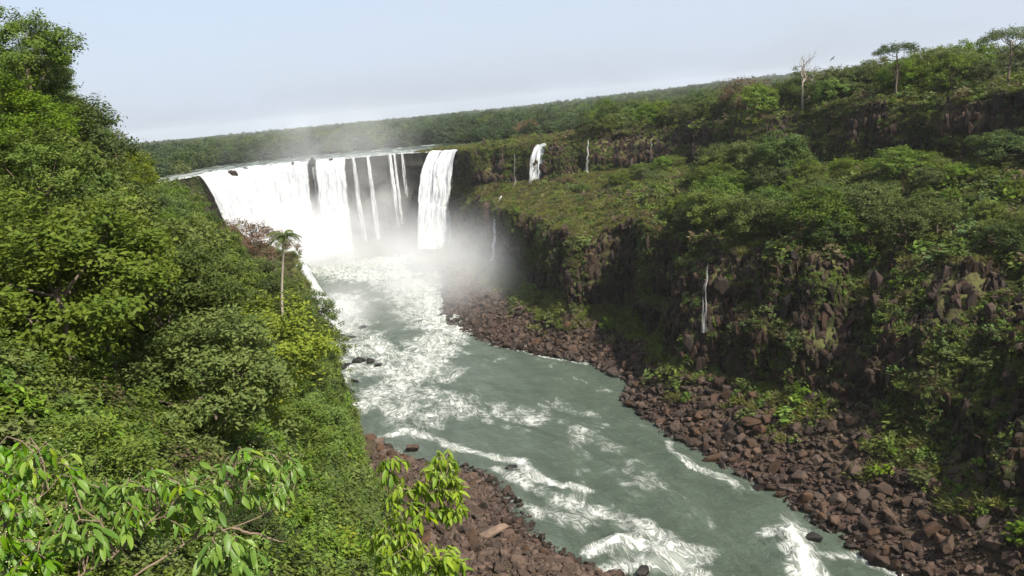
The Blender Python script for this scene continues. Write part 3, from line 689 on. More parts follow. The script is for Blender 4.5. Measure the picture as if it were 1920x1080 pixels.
for q, (a, b_, s) in enumerate([(650, 685, 1.8), (672, 678, 2.4), (695, 678, 2.2), (708, 684, 1.2), (640, 690, 2.2)]):
    o = big_rock('black rock in the low cluster beside the near hillside', on(a, b_, .2), (s, s * .8, s * .62), q + 2, 'rock_wet', rot=(0, 0, q)); o['group'] = 'black rocks beside the hillside'
for q, (a, b_, s) in enumerate([(655, 735, 2.0), (665, 715, 1.6), (640, 630, 2.0), (660, 632, 1.5)]):
    o = big_rock('dark rock half hidden by spray under the near hillside', on(a, b_, .1), (s, s * .8, s * .6), q + 5, 'rock_wet', rot=(0, 0, q * 2)); o['group'] = 'spray covered rocks'
big_rock('domed grey brown rock at the foot of the left waterfall', np.array([-93, 266, 25.5]), (8.5, 7.5, 7.5), 12, 'rock', name='rock_dome', sub=2)

# ------------------------------------------------------------------ foliage prototypes
def leaf_quads(c, d, n, L, W, fold=0.0):
    """rhombic leaves: centre, axis, normal"""
    d = d / (np.linalg.norm(d, axis=1)[:, None] + 1e-9); s = np.cross(d, n); s /= np.linalg.norm(s, axis=1)[:, None] + 1e-9
    L = np.asarray(L).reshape(-1, 1); W = np.asarray(W).reshape(-1, 1)
    V = np.stack([c - d * L * .5, c + s * W * .5 - d * L * .05, c + d * L * .5, c - s * W * .5 - d * L * .05], 1).reshape(-1, 3)
    return V, np.arange(len(c) * 4).reshape(-1, 4)
def crown_mesh(name, seed, rx, rz, ncl, per, L, mat, shape='dome', asp=.45, flat=.62, clr=.21, hole=0.0):
    r = np.random.default_rng(seed)
    cs = []
    while len(cs) < ncl:
        d = r.normal(size=3); d /= np.linalg.norm(d)
        if d[2] < -.35 and r.uniform() < .75: continue
        lob = 1 + .55 * pn(d[0] * 1.7 + seed, d[1] * 1.7, d[2] * 1.7) + .16 * pn(d[0] * 4 + seed, d[1] * 4, d[2] * 4)
        rad = lob * (r.uniform(.35, 1) ** .45)
        p = d * rad
        if shape == 'umbrella': p[2] = .25 * p[2] + .35 * (1 - (p[0] ** 2 + p[1] ** 2)) + r.normal(0, .05)
        if shape == 'tall': p[:2] *= .75
        if hole and pn(p[0] * 2.2 + seed, p[1] * 2.2, p[2] * 2.2) < -.25 + (hole - .5) * .6: continue
        cs.append(p)
    cs = np.array(cs) * np.array([rx, rx, rz]); k = len(cs)
    c = np.repeat(cs, per, 0); cr = clr * rx
    c = c + r.normal(size=c.shape) * np.array([cr, cr, cr * flat]) * .6
    o = np.repeat(cs, per, 0) * np.array([1, 1, rx / rz]); o /= np.linalg.norm(o, axis=1)[:, None] + 1e-9
    n = o * .55 + np.array([0, 0, .75]) + r.normal(size=c.shape) * .42
    d = r.normal(size=c.shape) * np.array([1, 1, .35]) + o * .4 + np.array([0, 0, -.35])
    V, Fa = leaf_quads(c, d, n, L * r.uniform(.65, 1.25, len(c)), L * asp * r.uniform(.7, 1.2, len(c)))
    var = np.repeat(np.clip(np.repeat(r.uniform(.1, .8, k), per) + r.normal(0, .22, len(c)), 0, 1), 4)
    return fast_mesh(name, V, Fa, mat, False, {'var': ('FLOAT', var)}), cs
def trunk_mesh(name, seed, hgt, rad, tips, mat, lean=(0, 0), nl=9, base=-1.0):
    r = np.random.default_rng(seed); parts = []; top = np.array([lean[0], lean[1], hgt])
    main = [np.array([0, 0, base])]
    for k in range(1, 6): f = k / 5; main.append(np.array([lean[0] * f + r.normal(0, .03 * hgt * .4), lean[1] * f + r.normal(0, .03 * hgt * .4), base + (hgt - base) * f]))
    parts.append(tube(main, [rad * (1.15 - .6 * k / 5) for k in range(6)], 7))
    for q in r.choice(len(tips), min(nl, len(tips)), replace=False):
        t = tips[q] + np.array([0, 0, 0]); f = r.uniform(.45, 1); s = main[0] + (main[-1] - main[0]) * f; k = int(f * 5); s = main[min(k, 4)] + (main[min(k + 1, 5)] - main[min(k, 4)]) * (f * 5 - min(k, 4))
        m = s * .5 + t * .5 + r.normal(0, .12, 3) * hgt * .2; m[2] -= .05 * hgt
        parts.append(tube([s, m, t], [rad * .42, rad * .26, rad * .08], 5))
    V, Fa = join(parts); return fast_mesh(name, V, Fa, mat, True)
PROTO = {}
def tree_proto(key, seed, R_, rz, hc, ncl, per, L, mat, bark='bark', trad=.22, **kw):
    cm, cs = crown_mesh('crown', seed, R_, rz, ncl, per, L, MAT[mat], **kw); off = np.array([0, 0, hc])
    PROTO[key] = (cm, trunk_mesh('trunk', seed, hc * .95, trad, cs + off, MAT[bark]), hc)
for k, mt in enumerate(('leaf_bright', 'leaf_mid', 'leaf_yellow', 'leaf_dark', 'leaf_olive')):
    tree_proto(f'near{k}', 40 + k, 3.0, 2.4, 3.6, 210, 62, .225, mt, trad=.13, hole=.55, clr=.13)
mids = ['leaf_mid', 'leaf_olive', 'leaf_dark', 'leaf_bright', 'leaf_mid', 'leaf_dark', 'leaf_olive']
for k, mt in enumerate(mids):
    tree_proto(f'mid{k}', 60 + k, 4.0, 3.1, 4.2, 180, 46, .36, mt, hole=.5, clr=.13)
tree_proto('rust', 80, 4.0, 2.2, 3.6, 130, 34, .28, 'leaf_rust', hole=.4, clr=.13)
tree_proto('umbrella', 81, 4.6, 2.0, 9.0, 70, 40, .36, 'leaf_dark', shape='umbrella', clr=.13, trad=.2)
tree_proto('umbrella2', 82, 5.2, 2.6, 8.5, 90, 44, .38, 'leaf_dark', shape='umbrella', clr=.14, trad=.26)
tree_proto('sparse', 83, 2.2, 3.2, 5.8, 34, 26, .30, 'leaf_olive', shape='tall', hole=.6, clr=.15, trad=.12)
def plant_tree(key, label, p, s=1.0, rz=None, group=None, name='tree', sz=None, cat='tree', lean=None, sink=.3):
    cm, tm, hc = PROTO[key]; o = thing(name, label, cat, (p[0], p[1], p[2] - sink), group); o.rotation_euler = (lean[0] if lean else 0, lean[1] if lean else 0, rr.uniform(0, 6.28) if rz is None else rz); o.scale = (s, s, sz or s)
    c = obj('crown', cm, o); c.location = (0, 0, hc); obj('trunk', tm, o); return o

# undergrowth: clumps spread over the slopes with geometry nodes (stuff)
def clump_mesh(name, seed, rad, n, L, mat, asp=.5, hgt=.6, hang=False, blade=False):
    r = np.random.default_rng(seed)
    if blade:
        b0 = r.normal(0, rad * .45, (n, 3)); b0[:, 2] = 0; d = r.normal(size=(n, 3)) * np.array([.55, .55, 0]) + np.array([0, 0, 1]); 
        ln = L * r.uniform(.6, 1.3, n); c = b0 + d / np.linalg.norm(d, axis=1)[:, None] * ln[:, None] * .5; nn = r.normal(size=(n, 3)); V, Fa = leaf_quads(c, d, nn, ln, L * asp * np.ones(n))
        # droop the tips
        V[2::4] += (d * np.array([1, 1, -.4])) * ln[:, None] * .22
    else:
        k = max(4, n // 14); cc = r.normal(size=(k, 3)); cc /= np.linalg.norm(cc, axis=1)[:, None]; cc[:, 2] = np.abs(cc[:, 2]); cc *= r.uniform(.45, 1, (k, 1)) * np.array([rad, rad, rad * hgt * 1.3])
        if hang: cc[:, 2] = -np.abs(r.uniform(0, 2.6, k)) * rad; cc[:, :2] *= .55
        c = cc[r.integers(k, size=n)] + r.normal(0, rad * .16, (n, 3)); o = c / (np.linalg.norm(c, axis=1)[:, None] + 1e-6)
        nn = o * .5 + np.array([0, 0, .7]) + r.normal(size=c.shape) * .4; d = r.normal(size=c.shape) * np.array([1, 1, .3]) + o * .5 + np.array([0, 0, -.35 - (.9 if hang else 0)])
        V, Fa = leaf_quads(c, d, nn, L * r.uniform(.65, 1.25, n), L * asp * r.uniform(.7, 1.2, n))
    var = np.repeat(np.clip(r.uniform(0, 1, n), 0, 1), 4); return fast_mesh(name, V, Fa, MAT[mat] if mat else None, False, {'var': ('FLOAT', var)})
def proto_collection(name, meshes):
    c = bpy.data.collections.new(name)
    for i, m in enumerate(meshes):
        o = bpy.data.objects.new(f'{name}_{i:02d}', m); c.objects.link(o)
    return c
def scatter(name, label, coll, P, Rot, Sc, Ix, cat):
    me = fast_mesh(name, P, np.zeros((0, 4), np.int32), None, False, {'rot': ('FLOAT_VECTOR', Rot), 'scl': ('FLOAT_VECTOR', Sc), 'idx': ('INT', Ix)})
    o = obj(name, me, kind='stuff', label=label, category=cat)
    ng = bpy.data.node_groups.new(name, 'GeometryNodeTree'); ng.interface.new_socket('Geometry', in_out='INPUT', socket_type='NodeSocketGeometry'); ng.interface.new_socket('Geometry', in_out='OUTPUT', socket_type='NodeSocketGeometry')
    N, Lk = ng.nodes, ng.links; gi, go = N.new('NodeGroupInput'), N.new('NodeGroupOutput'); ci = N.new('GeometryNodeCollectionInfo'); ci.inputs['Collection'].default_value = coll
    ci.inputs['Separate Children'].default_value = True; ci.inputs['Reset Children'].default_value = True
    ip = N.new('GeometryNodeInstanceOnPoints'); ip.inputs['Pick Instance'].default_value = True
    Lk.new(gi.outputs[0], ip.inputs['Points']); Lk.new(ci.outputs[0], ip.inputs['Instance'])
    for an, ty, sk in (('rot', 'FLOAT_VECTOR', 'Rotation'), ('scl', 'FLOAT_VECTOR', 'Scale'), ('idx', 'INT', 'Instance Index')):
        na = N.new('GeometryNodeInputNamedAttribute'); na.data_type = ty; na.inputs['Name'].default_value = an; Lk.new(na.outputs['Attribute'], ip.inputs[sk])
    Lk.new(ip.outputs[0], go.inputs[0]); md = o.modifiers.new('spread', 'NODES'); md.node_group = ng; return o
def align_euler(nrm, yaw):
    n = nrm / np.linalg.norm(nrm, axis=1)[:, None]; h = np.stack([np.cos(yaw), np.sin(yaw), 0 * yaw], 1); x = h - n * (h * n).sum(1)[:, None]; x /= np.linalg.norm(x, axis=1)[:, None]; y = np.cross(n, x)
    b_ = -np.arcsin(np.clip(x[:, 2], -1, 1)); a = np.arctan2(y[:, 2], n[:, 2]); c = np.arctan2(x[:, 1], x[:, 0]); return np.stack([a, b_, c], 1)
def sample_mesh(V, Fa, n, w):
    a, b_, c, d = (V[Fa[:, k]] for k in range(4)); ar = .5 * np.linalg.norm(np.cross(c - a, d - b_), axis=1) * w; q = rr.choice(len(Fa), n, p=ar / ar.sum())
    u, v = rr.uniform(size=(2, n, 1)); P = (a[q] * (1 - u) + b_[q] * u) * (1 - v) + (d[q] * (1 - u) + c[q] * u) * v
    N_ = np.cross(c - a, d - b_)[q]; N_ /= np.linalg.norm(N_, axis=1)[:, None] + 1e-9; return P, N_, q
nearc = proto_collection('near_clump', [clump_mesh('clump', 200 + i, .75, 150, .24, m, hgt=.8) for i, m in enumerate(('leaf_bright', 'leaf_mid', 'leaf_bright', 'leaf_dark', 'leaf_olive', 'leaf_yellow'))] +
        [clump_mesh('clump', 210 + i, .9, 130, .2, m, hgt=.9) for i, m in enumerate(('dry', 'leaf_mid'))])
midc = proto_collection('ledge_clump', [clump_mesh('clump', 220 + i, 1.15, 85, .42, m, hgt=.75) for i, m in enumerate(('leaf_mid', 'leaf_dark', 'leaf_olive', 'leaf_bright', 'leaf_olive', 'dry'))] +
        [clump_mesh('clump', 230 + i, .9, 70, 1.0, m, asp=.10, blade=True) for i, m in enumerate(('grass', 'grass', 'dry'))] +
        [clump_mesh('clump', 240 + i, 1.1, 90, .42, m, hang=True) for i, m in enumerate(('leaf_dark', 'leaf_olive', 'leaf_mid'))])
farc = proto_collection('far_crown', [crown_mesh('far', 300 + i, 4.2, 3.6, 60, 14, .85, MAT[m], clr=.22, asp=.6)[0] for i, m in enumerate(('leaf_far', 'leaf_far', 'leaf_far', 'leaf_dark', 'leaf_mid', 'leaf_olive'))])

# hillside undergrowth
nrmz = None
cx_ = v2[f2].mean(1); wgt = (cx_[:, 2] > 2.4) * (cx_[:, 1] > 3) * (cx_[:, 0] > -95) * (np.hypot(cx_[:, 0], cx_[:, 1]) > 5.5)
dd = np.linalg.norm(cx_ - CAMP, axis=1); ang = (cx_ - CAMP) @ RT / np.maximum((cx_ - CAMP) @ FW, .1); wgt = wgt * (np.abs(ang) < .95) * ((cx_ - CAMP) @ FW > 1) * np.clip(60 / dd, .5, 1.6)
P, N_, _ = sample_mesh(v2, f2, 24000, wgt.astype(float)); N_[N_[:, 2] < 0] *= -1
ppx, ppy, _ = project(P + np.array([0, 0, 1.0])); keep = ppx < np.interp(ppy, SIL[:, 0], SIL[:, 1]) + rr.uniform(-8, 10, len(P)); P, N_ = P[keep], N_[keep]
patch = fbm(P[:, 0] / 9, P[:, 1] / 9, .9, 3); dry = fbm(P[:, 0] / 7, P[:, 1] / 7, 5.9, 3)
ix = np.where(patch > .25, rr.choice([0, 2, 5], len(P)), np.where(patch < -.2, rr.choice([1, 3, 7], len(P)), rr.choice([0, 1, 2, 4, 7], len(P)))); ix = np.where((dry > .55) & (rr.uniform(size=len(P)) < .6), rr.choice([6, 4], len(P)), ix)
sc = rr.uniform(.7, 1.9, len(P)) * np.clip(np.linalg.norm(P - CAMP, axis=1) / 55, .55, 1.4)
scatter('undergrowth', 'dense green shrubs and creepers covering the near hillside', nearc, P + N_ * .1, align_euler(N_ * .6 + np.array([0, 0, .6]), rr.uniform(0, 6.28, len(P))), np.stack([sc] * 3, 1), ix, 'undergrowth')

# canyon ledges and cliffs
fk = np.repeat(kind[None, :-1], NS - 1, 0).ravel(); fvv = np.repeat(vv[None, :-1], NS - 1, 0).ravel(); ft = np.repeat(TS[:-1, None], NR - 1, 1).ravel(); ffall = np.repeat(fallm[:-1, None], NR - 1, 1).ravel()
fc = v1[f1].mean(1)
pat = fbm(fc[:, 0] / 11, fc[:, 1] / 11, fc[:, 2] / 9, 4)
w = np.select([fk == 0, fk == 1, fk == 2, fk == 3, fk == 4, fk == 5], [0 * pat, np.where(fvv > .66, 1.0, 0) * (pat > -.15) + np.where(fvv > .4, .35, 0) * (pat > .3) + (ft > 5.2) * (fvv > .6) * .6 + (ft > 8.8) * (fvv > .45) * (pat > 0) * .5, np.where(pat > -.02, .9, .10), 1.6 + 0 * pat, np.where(pat > .1, .8, .1), 1.5 + 0 * pat], .5)
w = w * (1 - .93 * ffall * (fk < 5)) * (ft < 12.2) + (ft >= 12.6) * (fk >= 5) * 0 + (ft > 18.7) * np.isin(fk, (1, 2, 3, 4)) * .9 + (ft > 19.9) * (fk == 5) * 1.0
w = np.where((ft > 11.5) & (fk >= 5) & (ft < 13.6), 1.0, w)
P, N_, q = sample_mesh(v1, f1, 62000, np.maximum(w, 0)); N_[N_[:, 2] < -.3] *= -1
k_, t_ = fk[q], ft[q]; pp = fbm(P[:, 0] / 12, P[:, 1] / 12, 2.9, 3); u_ = rr.uniform(size=len(P))
flatk = np.isin(k_, (1, 3, 5))
grassy = (pp > .05) | (t_ > 7.0)
ix = np.where(flatk, np.where(grassy & (u_ < .78), rr.choice([6, 6, 7, 8, 8], len(P)), rr.choice([0, 1, 2, 3, 4, 5], len(P))), rr.choice([9, 9, 9, 10, 1, 8, 2], len(P)))  # steep faces get mostly dark leaves, standing in for the deep cliff shade
ix = np.where((k_ == 1), rr.choice([6, 7, 3, 2, 6], len(P)), ix)
sc = rr.uniform(.6, 1.5, len(P)) * np.where(np.isin(ix, (6, 7, 8)), 1.0, np.where((rr.uniform(size=len(P)) < .12) & flatk, 1.9, 1.0))
mead = (k_ == 3) & (t_ > 6.4); ix = np.where(mead & (rr.uniform(size=len(P)) < .68), rr.choice([6, 6, 7, 7, 8], len(P)), ix); sc = np.where(mead, sc * np.where(np.isin(ix, (6, 7, 8)), .7, 1.0), sc)
vecn = np.where(flatk[:, None], N_ * .4 + np.array([0, 0, .8]), N_ * .25 + np.array([0, 0, 1.0]))
scatter('ledge_plants', 'grass, shrubs and hanging creepers on the canyon ledges', midc, P + N_ * .15, align_euler(vecn, rr.uniform(0, 6.28, len(P))), np.stack([sc] * 3, 1), ix, 'undergrowth')

# jointed basalt blocks standing proud of the cliff faces
MAT['rock_cliff'] = rock_mat('cliff_basalt', (.060, .035, .023), (.026, .018, .013), (.115, .078, .052))
blocks = proto_collection('cliff_block', [fast_mesh('block', v * np.array([.8, .8, 1.0]), f, MAT['rock_cliff']) for v, f in RP[:10]])
wb = np.where((fk == 2) | (fk == 4), 1.0, 0) * (1 - ffall) * (ft < 12.0) * (.35 + (pat < .1))
P, N_, q = sample_mesh(v1, f1, 15000, wb); N_[N_[:, 2] < -.3] *= -1
a_ = np.arctan2(N_[:, 1], N_[:, 0]) + rr.normal(0, .25, len(P)); s_ = .42 * rr.lognormal(0, .45, len(P))
scatter('cliff_blocks', 'dark jointed basalt blocks of the canyon cliffs', blocks, P - N_ * (s_ * .25)[:, None], np.stack([rr.normal(0, .09, len(P)), rr.normal(0, .09, len(P)), a_], 1), np.stack([s_ * 1.15, s_ * 1.3, s_ * rr.uniform(1.2, 4.2, len(P))], 1), rr.integers(0, 10, len(P)), 'rock')
# low growth clinging to the cliff faces
wc = np.where((fk == 2) | (fk == 4) | ((fk == 1) & (fvv > .8)), 1.0, 0) * (pat > -.1) * (ft < 12.2)
P, N_, q = sample_mesh(v1, f1, 28000, wc); N_[N_[:, 2] < -.3] *= -1
scatter('cliff_plants', 'low ferns, moss tufts and creepers clinging to the canyon cliffs', midc, P + N_ * .1, align_euler(N_ * .5 + np.array([0, 0, .8]), rr.uniform(0, 6.28, len(P))), np.stack([rr.uniform(.3, .75, len(P))] * 3, 1), rr.choice([0, 1, 2, 3, 4, 9, 10, 6], len(P)), 'undergrowth')

# far forest on the plateau
n = 26000; yy = 395 + 3300 * rr.uniform(size=n) ** 2.1; xx = rr.uniform(-.85, .8, n) * yy
keep = ~in_poly(xx, yy, poly) & (rim_dist(xx, yy) > np.where(xx < -25, 62, 38)); xx, yy = xx[keep], yy[keep]
ext = np.stack([rr.uniform(-420, -145, 900), rr.uniform(300, 420, 900)], 1); xx = np.concatenate([xx, ext[:, 0]]); yy = np.concatenate([yy, ext[:, 1]])
zz = plateau_h(xx, yy); sc = rr.uniform(.7, 1.35, len(xx)) * (1 + np.clip((yy - 900) / 3600, 0, .6)); sc *= np.where((xx > -25) & (yy < 470), .6, 1.0)
tall = rr.uniform(size=len(xx)) < .03; P = np.stack([xx, yy, zz + sc * 3.2 + rr.normal(0, 1.0, len(xx)) + np.where(tall, rr.uniform(2, 5, len(xx)), 0)], 1)
scatter('forest', 'hazy green forest covering the far plateau', farc, P, np.stack([rr.normal(0, .15, len(xx)), rr.normal(0, .15, len(xx)), rr.uniform(0, 6.28, len(xx))], 1), np.stack([sc, sc, sc * rr.uniform(.8, 1.25, len(xx))], 1), np.where(fbm(xx / 60, yy / 60, .4, 3) > .25, rr.choice([2, 4, 5], len(xx)), np.where(fbm(xx / 45, yy / 45, 3.4, 2) > .3, 3, rr.choice([0, 1, 2], len(xx)))), 'forest')

# ------------------------------------------------------------------ individual trees
TONE = {'leaf_mid': 'mid green', 'leaf_olive': 'olive green', 'leaf_dark': 'dark green', 'leaf_bright': 'bright green'}
NTONE = ['bright green', 'mid green', 'yellow green', 'dark green', 'olive green']
def zone(y): return 'near the right edge' if y < 150 else 'above the boulder bank' if y < 200 else 'farther toward the falls' if y < 250 else 'close to the grassy meadow'
# plateau above the upper cliff on the right
def spaced(n, gen, dmin):
    out = []; tries = 0
    while len(out) < n and tries < n * 60:
        tries += 1; p = gen()
        if p is None: continue
        if all((p[0] - q[0]) ** 2 + (p[1] - q[1]) ** 2 > dmin ** 2 for q in out): out.append(p)
    return out
def gen_plateau():
    t = rr.uniform(.9, 8.3); o = rr.uniform(.03, 1) ** 1.4 * 70; i = np.searchsorted(TS, t); p = E_[i, :2] + rim_n[i] * (o + 1.5)
    for (a_, y_) in ((1680, 196), (1890, 176), (1505, 235), (1400, 262)):
        if math.hypot(p[0] - Py(a_, 200, y_)[0], p[1] - y_) < 7.5: return None
    return p
for p in spaced(125, gen_plateau, 4.2):
    z, _ = ground(*p); k = rr.integers(len(mids)); edge = 'at the brink' if rim_dist(np.array([p[0]]), np.array([p[1]]))[0] < 14 else 'back from the brink'
    plant_tree(f'mid{k}', f'{TONE[mids[k]]} tree {edge} of the right plateau, {zone(p[1])}', (p[0], p[1], z), rr.uniform(.85, 1.4) * (1.25 if p[1] > 190 and p[1] < 275 else 1.08), group='trees on the right plateau')
def gen_bench():
    t = rr.uniform(1.2, 7.6); f = rr.uniform(.06, .97); i = np.searchsorted(TS, t); p = C[i, :2] + (D[i, :2] - C[i, :2]) * f
    if (t > 6.0 and f < .5) or t > 7.2: return None
    return p
for p in spaced(100, gen_bench, 4.4):
    z, _ = ground(*p); k = rr.integers(len(mids)); plant_tree(f'mid{k}', f'{TONE[mids[k]]} tree on the right-hand ledge, {zone(p[1])}', (p[0], p[1], z), rr.uniform(.8, 1.5) * (.5 if rim_dist(np.array([p[0]]), np.array([p[1]]))[0] < 32 else 1.05), group='trees on the right ledge')
def gen_hill():
    x, y = rr.uniform(-92, -6), rr.uniform(14, 150)
    if abs(x / y) > .85: return None
    z, n_ = ground(x, y)
    if z < 9 or abs(n_.z) < .15: return None
    a_, c_, w_ = project(np.array([x, y, z + 4.0])); r_ = 3.0 * FPX / w_ * min(1.1, max(.5, math.hypot(x, y) / 45))
    if a_ + r_ > np.interp(c_, SIL[:, 0], SIL[:, 1]): return None
    return np.array([x, y])
for p in spaced(120, gen_hill, 4.0):
    z, _ = ground(*p); d = math.hypot(*p); k = rr.choice([0, 1, 1, 2, 3, 4]); plant_tree(f'near{k}', f'{NTONE[k]} tree on the {"upper" if z > 45 else "middle" if z > 25 else "lower"} hillside{", close by" if d < 45 else ", halfway along" if d < 95 else ", toward the falls"}', (p[0], p[1], z - .6), rr.uniform(.75, 1.5) * np.clip(d / 45, .5, 1.1), group='trees on the near hillside')


# ------------------------------------------------------------------ more waterfalls, placed on the modelled cliffs
def front(px, py, off):
    h = hit(px, py); h = np.array(h) if h is not None else Py(px, py, 300); d = (CAMP - h); return h + d / np.linalg.norm(d) * off
def cling(label, path, wpx0, wpx1, off=1.0, dens=.3, seed=0, n=9, m=40, strands=1):
    """water running down the modelled rock along a picture path, a little in front of it"""
    path = np.array(path, float); v = np.linspace(0, 1, m); cx = np.interp(v, np.linspace(0, 1, len(path)), path[:, 0]); cy = np.interp(v, np.linspace(0, 1, len(path)), path[:, 1])
    cx = cx + (2.6 * pn(v * 5 + seed, .3, .7) + 1.2 * pn(v * 13 + seed, 1.3, .7)) * np.clip(v * 4, 0, 1)
    dist = []
    for x, y in zip(cx, cy):
        h = min(np.linalg.norm(np.array(hit(x + k, y)) - CAMP) if hit(x + k, y) is not None else 400 for k in (-4, 0, 4)); dist.append(h - off)
    dist = np.minimum.accumulate(np.array(dist)); dist = np.convolve(np.pad(dist, 3, mode='edge'), np.ones(7) / 7, 'valid'); dist = np.minimum.accumulate(dist) - .2
    u = np.linspace(-.5, .5, n); V = np.empty((n, m, 3)); W = wpx0 + (wpx1 - wpx0) * v
    for j in range(m):
        for i in range(n):
            d = ray(cx[j] + u[i] * W[j], cy[j]); d /= np.linalg.norm(d); V[i, j] = CAMP + d * (dist[j] + .25 * float(pn(u[i] * 7 + seed, v[j] * 5, .3)))
    scl = dist.mean() / FPX; Lw_, Hw = max(wpx0, wpx1) * scl, (path[-1, 1] - path[0, 1]) * scl
    uvs = np.stack([np.repeat((u + .5) * Lw_ * 2 + seed * 3, m), np.tile(v * Hw, n)], 1); edge = np.minimum(u + .5, .5 - u)[:, None] * Lw_
    th = dens + np.clip(edge / .4, 0, 1) * .4 - .28 + 0 * v[None]
    return obj('waterfall', fast_mesh('waterfall', V.reshape(-1, 3), grid_faces(n, m), MAT['fall'], True, {'thick': ('FLOAT', th.ravel())}, uvs), label=label, category='waterfall', group='waterfalls pouring into the canyon')
def px_fall(label, tops, bots, off0=.8, off1=1.6, **kw):
    return waterfall(label, [front(a, b_, off0) for a, b_ in tops], [front(a, b_, off1) for a, b_ in bots], **kw)
def join_into(o, others):
    """pieces of one waterfall become one mesh"""
    bm = bmesh.new(); bm.from_mesh(o.data)
    for q in others: bm.from_mesh(q.data); bpy.data.objects.remove(q)
    bm.to_mesh(o.data); bm.free()
Lf = lip(tp[836], tp[861]); Lf = Lf if Lf[0][0] < Lf[-1][0] else Lf[::-1]
Lg = lip(tp[812], tp[830]); Lg = Lg if Lg[0][0] < Lg[-1][0] else Lg[::-1]
yb = np.mean([p[1] for p in Lf]) - 7
big = waterfall('tall double waterfall right of the dark wall, two strands joining into one wide column', Lf, [Py(a, 462, yb) for a in (808, 826, 846)], out=.6, layers=3, dens=.55, rag=.6, seed=21)
b2 = waterfall('', Lg, [Py(a, 464, yb - .5) for a in (786, 800, 816)], out=.6, layers=3, dens=.5, rag=.6, seed=22)
b3 = waterfall('', [Py(a, 366, yb + 4) for a in (802, 825, 852)], [Py(a, 466, yb - 1.5) for a in (782, 812, 849)], out=1.2, layers=2, dens=.42, rag=1.0, seed=23)
join_into(big, [b2, b3])
ta = t_of_px(1006, lo=6, hi=12); tb = t_of_px(1026, lo=6, hi=12)
L3 = lip(ta, tb, 8, .3, -.8); L3 = L3 if L3[0][0] < L3[-1][0] else L3[::-1]
waterfall('white waterfall dropping from the upper cliff onto the grassy ledge', L3, [Py(a, b_, L3[0][1] - 3.5) for a, b_ in ((996, 350), (1010, 344), (1024, 352))], out=.9, layers=3, dens=.46, rag=.7, seed=24, step=.3)
def trickle(label, px, wpx, y1, seed, dens=.3, push=2.2, lo=5, hi=12, slant=0):
    t = t_of_px(px, lo=lo, hi=hi); c = rim_at(t, .1, -.7); p = [c + RT * k * wpx * c[1] / FPX for k in (-.5, .5)]
    return waterfall(label, p, [Py(px + slant + k * wpx * 1.5, y1, c[1] - push) for k in (-.5, .5)], out=.5, layers=2, dens=dens, rag=.35, seed=seed, step=.16)
cling('thin long waterfall on the upper cliff, spreading at its foot, right of the grassy ledge', [(1103, 263), (1102, 290), (1101, 312), (1101, 326)], 4, 8, 1.0, .15, 25)
cling('faint thread of water on the upper cliff between the two white waterfalls', [(965, 290), (965, 320), (966, 352)], 4, 6, 1.0, .09, 26)
cling('tiny thread of water high on the dark upper cliff behind bushes', [(1222, 258), (1221, 270), (1220, 284)], 3, 4, 1.0, .14, 27, m=20)
cling('thin white waterfall falling from the grassy ledge down the lower cliff', [(927, 411), (927, 440), (925, 470), (922, 489)], 5, 11, .9, .40, 28)
cling('thin split waterfall in the deep shade of the right-hand cliff', [(1327, 497), (1322, 540), (1320, 580), (1319, 624)], 5, 20, 1.6, .085, 29)
cling('small white spill where the ledge stream tips over the grassy rim', [(941, 367), (937, 374), (934, 384)], 6, 5, .6, .30, 30, m=14)
# fall pouring off the near side ledge behind the hillside
cling('steep white waterfall pouring off the ledge just behind the near hillside', [(556, 478), (572, 512), (596, 560), (618, 628)], 16, 46, 1.2, .40, 31, n=22, m=60)
for q, (a, b_, c) in enumerate([(312, 360, 374), (335, 362, 386)]):
    cling('little white waterfall on the mossy wall left of the horseshoe, ' + ('left one' if q == 0 else 'right one'), [(a, b_), (a + 2, (b_ + c) / 2), (a + 4, c)], 4, 9, .8, .3, 33 + q, m=20)
for q, (pa, w0_, w1_) in enumerate([([(498, 486), (515, 489), (535, 494)], 5, 7), ([(470, 494), (490, 503), (512, 512)], 5, 8), ([(522, 470), (538, 474), (553, 479)], 5, 7)]):
    cling(['white cascade on the dark ledge stones between the rust trees and the palm', 'lowest white cascade tumbling over the ledge behind the hillside bushes', 'small white riffle above the drop of the ledge fall'][q], pa, w0_ * 2, w1_ * 2, .7, .22, 40 + q, m=16)
for q, (a, sz_, lb) in enumerate([(462, 1.3, 'small dark rock breaking the lip of the main curtain, leftmost'), (508, 1.0, 'small dark rock breaking the middle of the main curtain lip'), (548, 1.5, 'dark rock on the lip of the main curtain near the notch'), (622, 1.2, 'dark rock on the lip of the fall right of the notch'), (586, 2.2, 'dark rock filling the notch in the main curtain')]):
    big_rock(lb, rim_at(t_of_px(a), .1 - .3 * sz_ * (q == 4), -1.2), (sz_ * 1.2, sz_ * .9, sz_ * (1.0 + (q == 4))), q + 2, 'rock_wet', rot=(.1, .2, q), sub=2)
oq = rim_at(t_of_px(428), -2, -2.0)
big_rock('brown rock outcrop on the lip between the slanting fall and the main curtain', oq, (3.2, 2.4, 4.0), 4, 'rock', rot=(.1, .1, .3), sub=2)

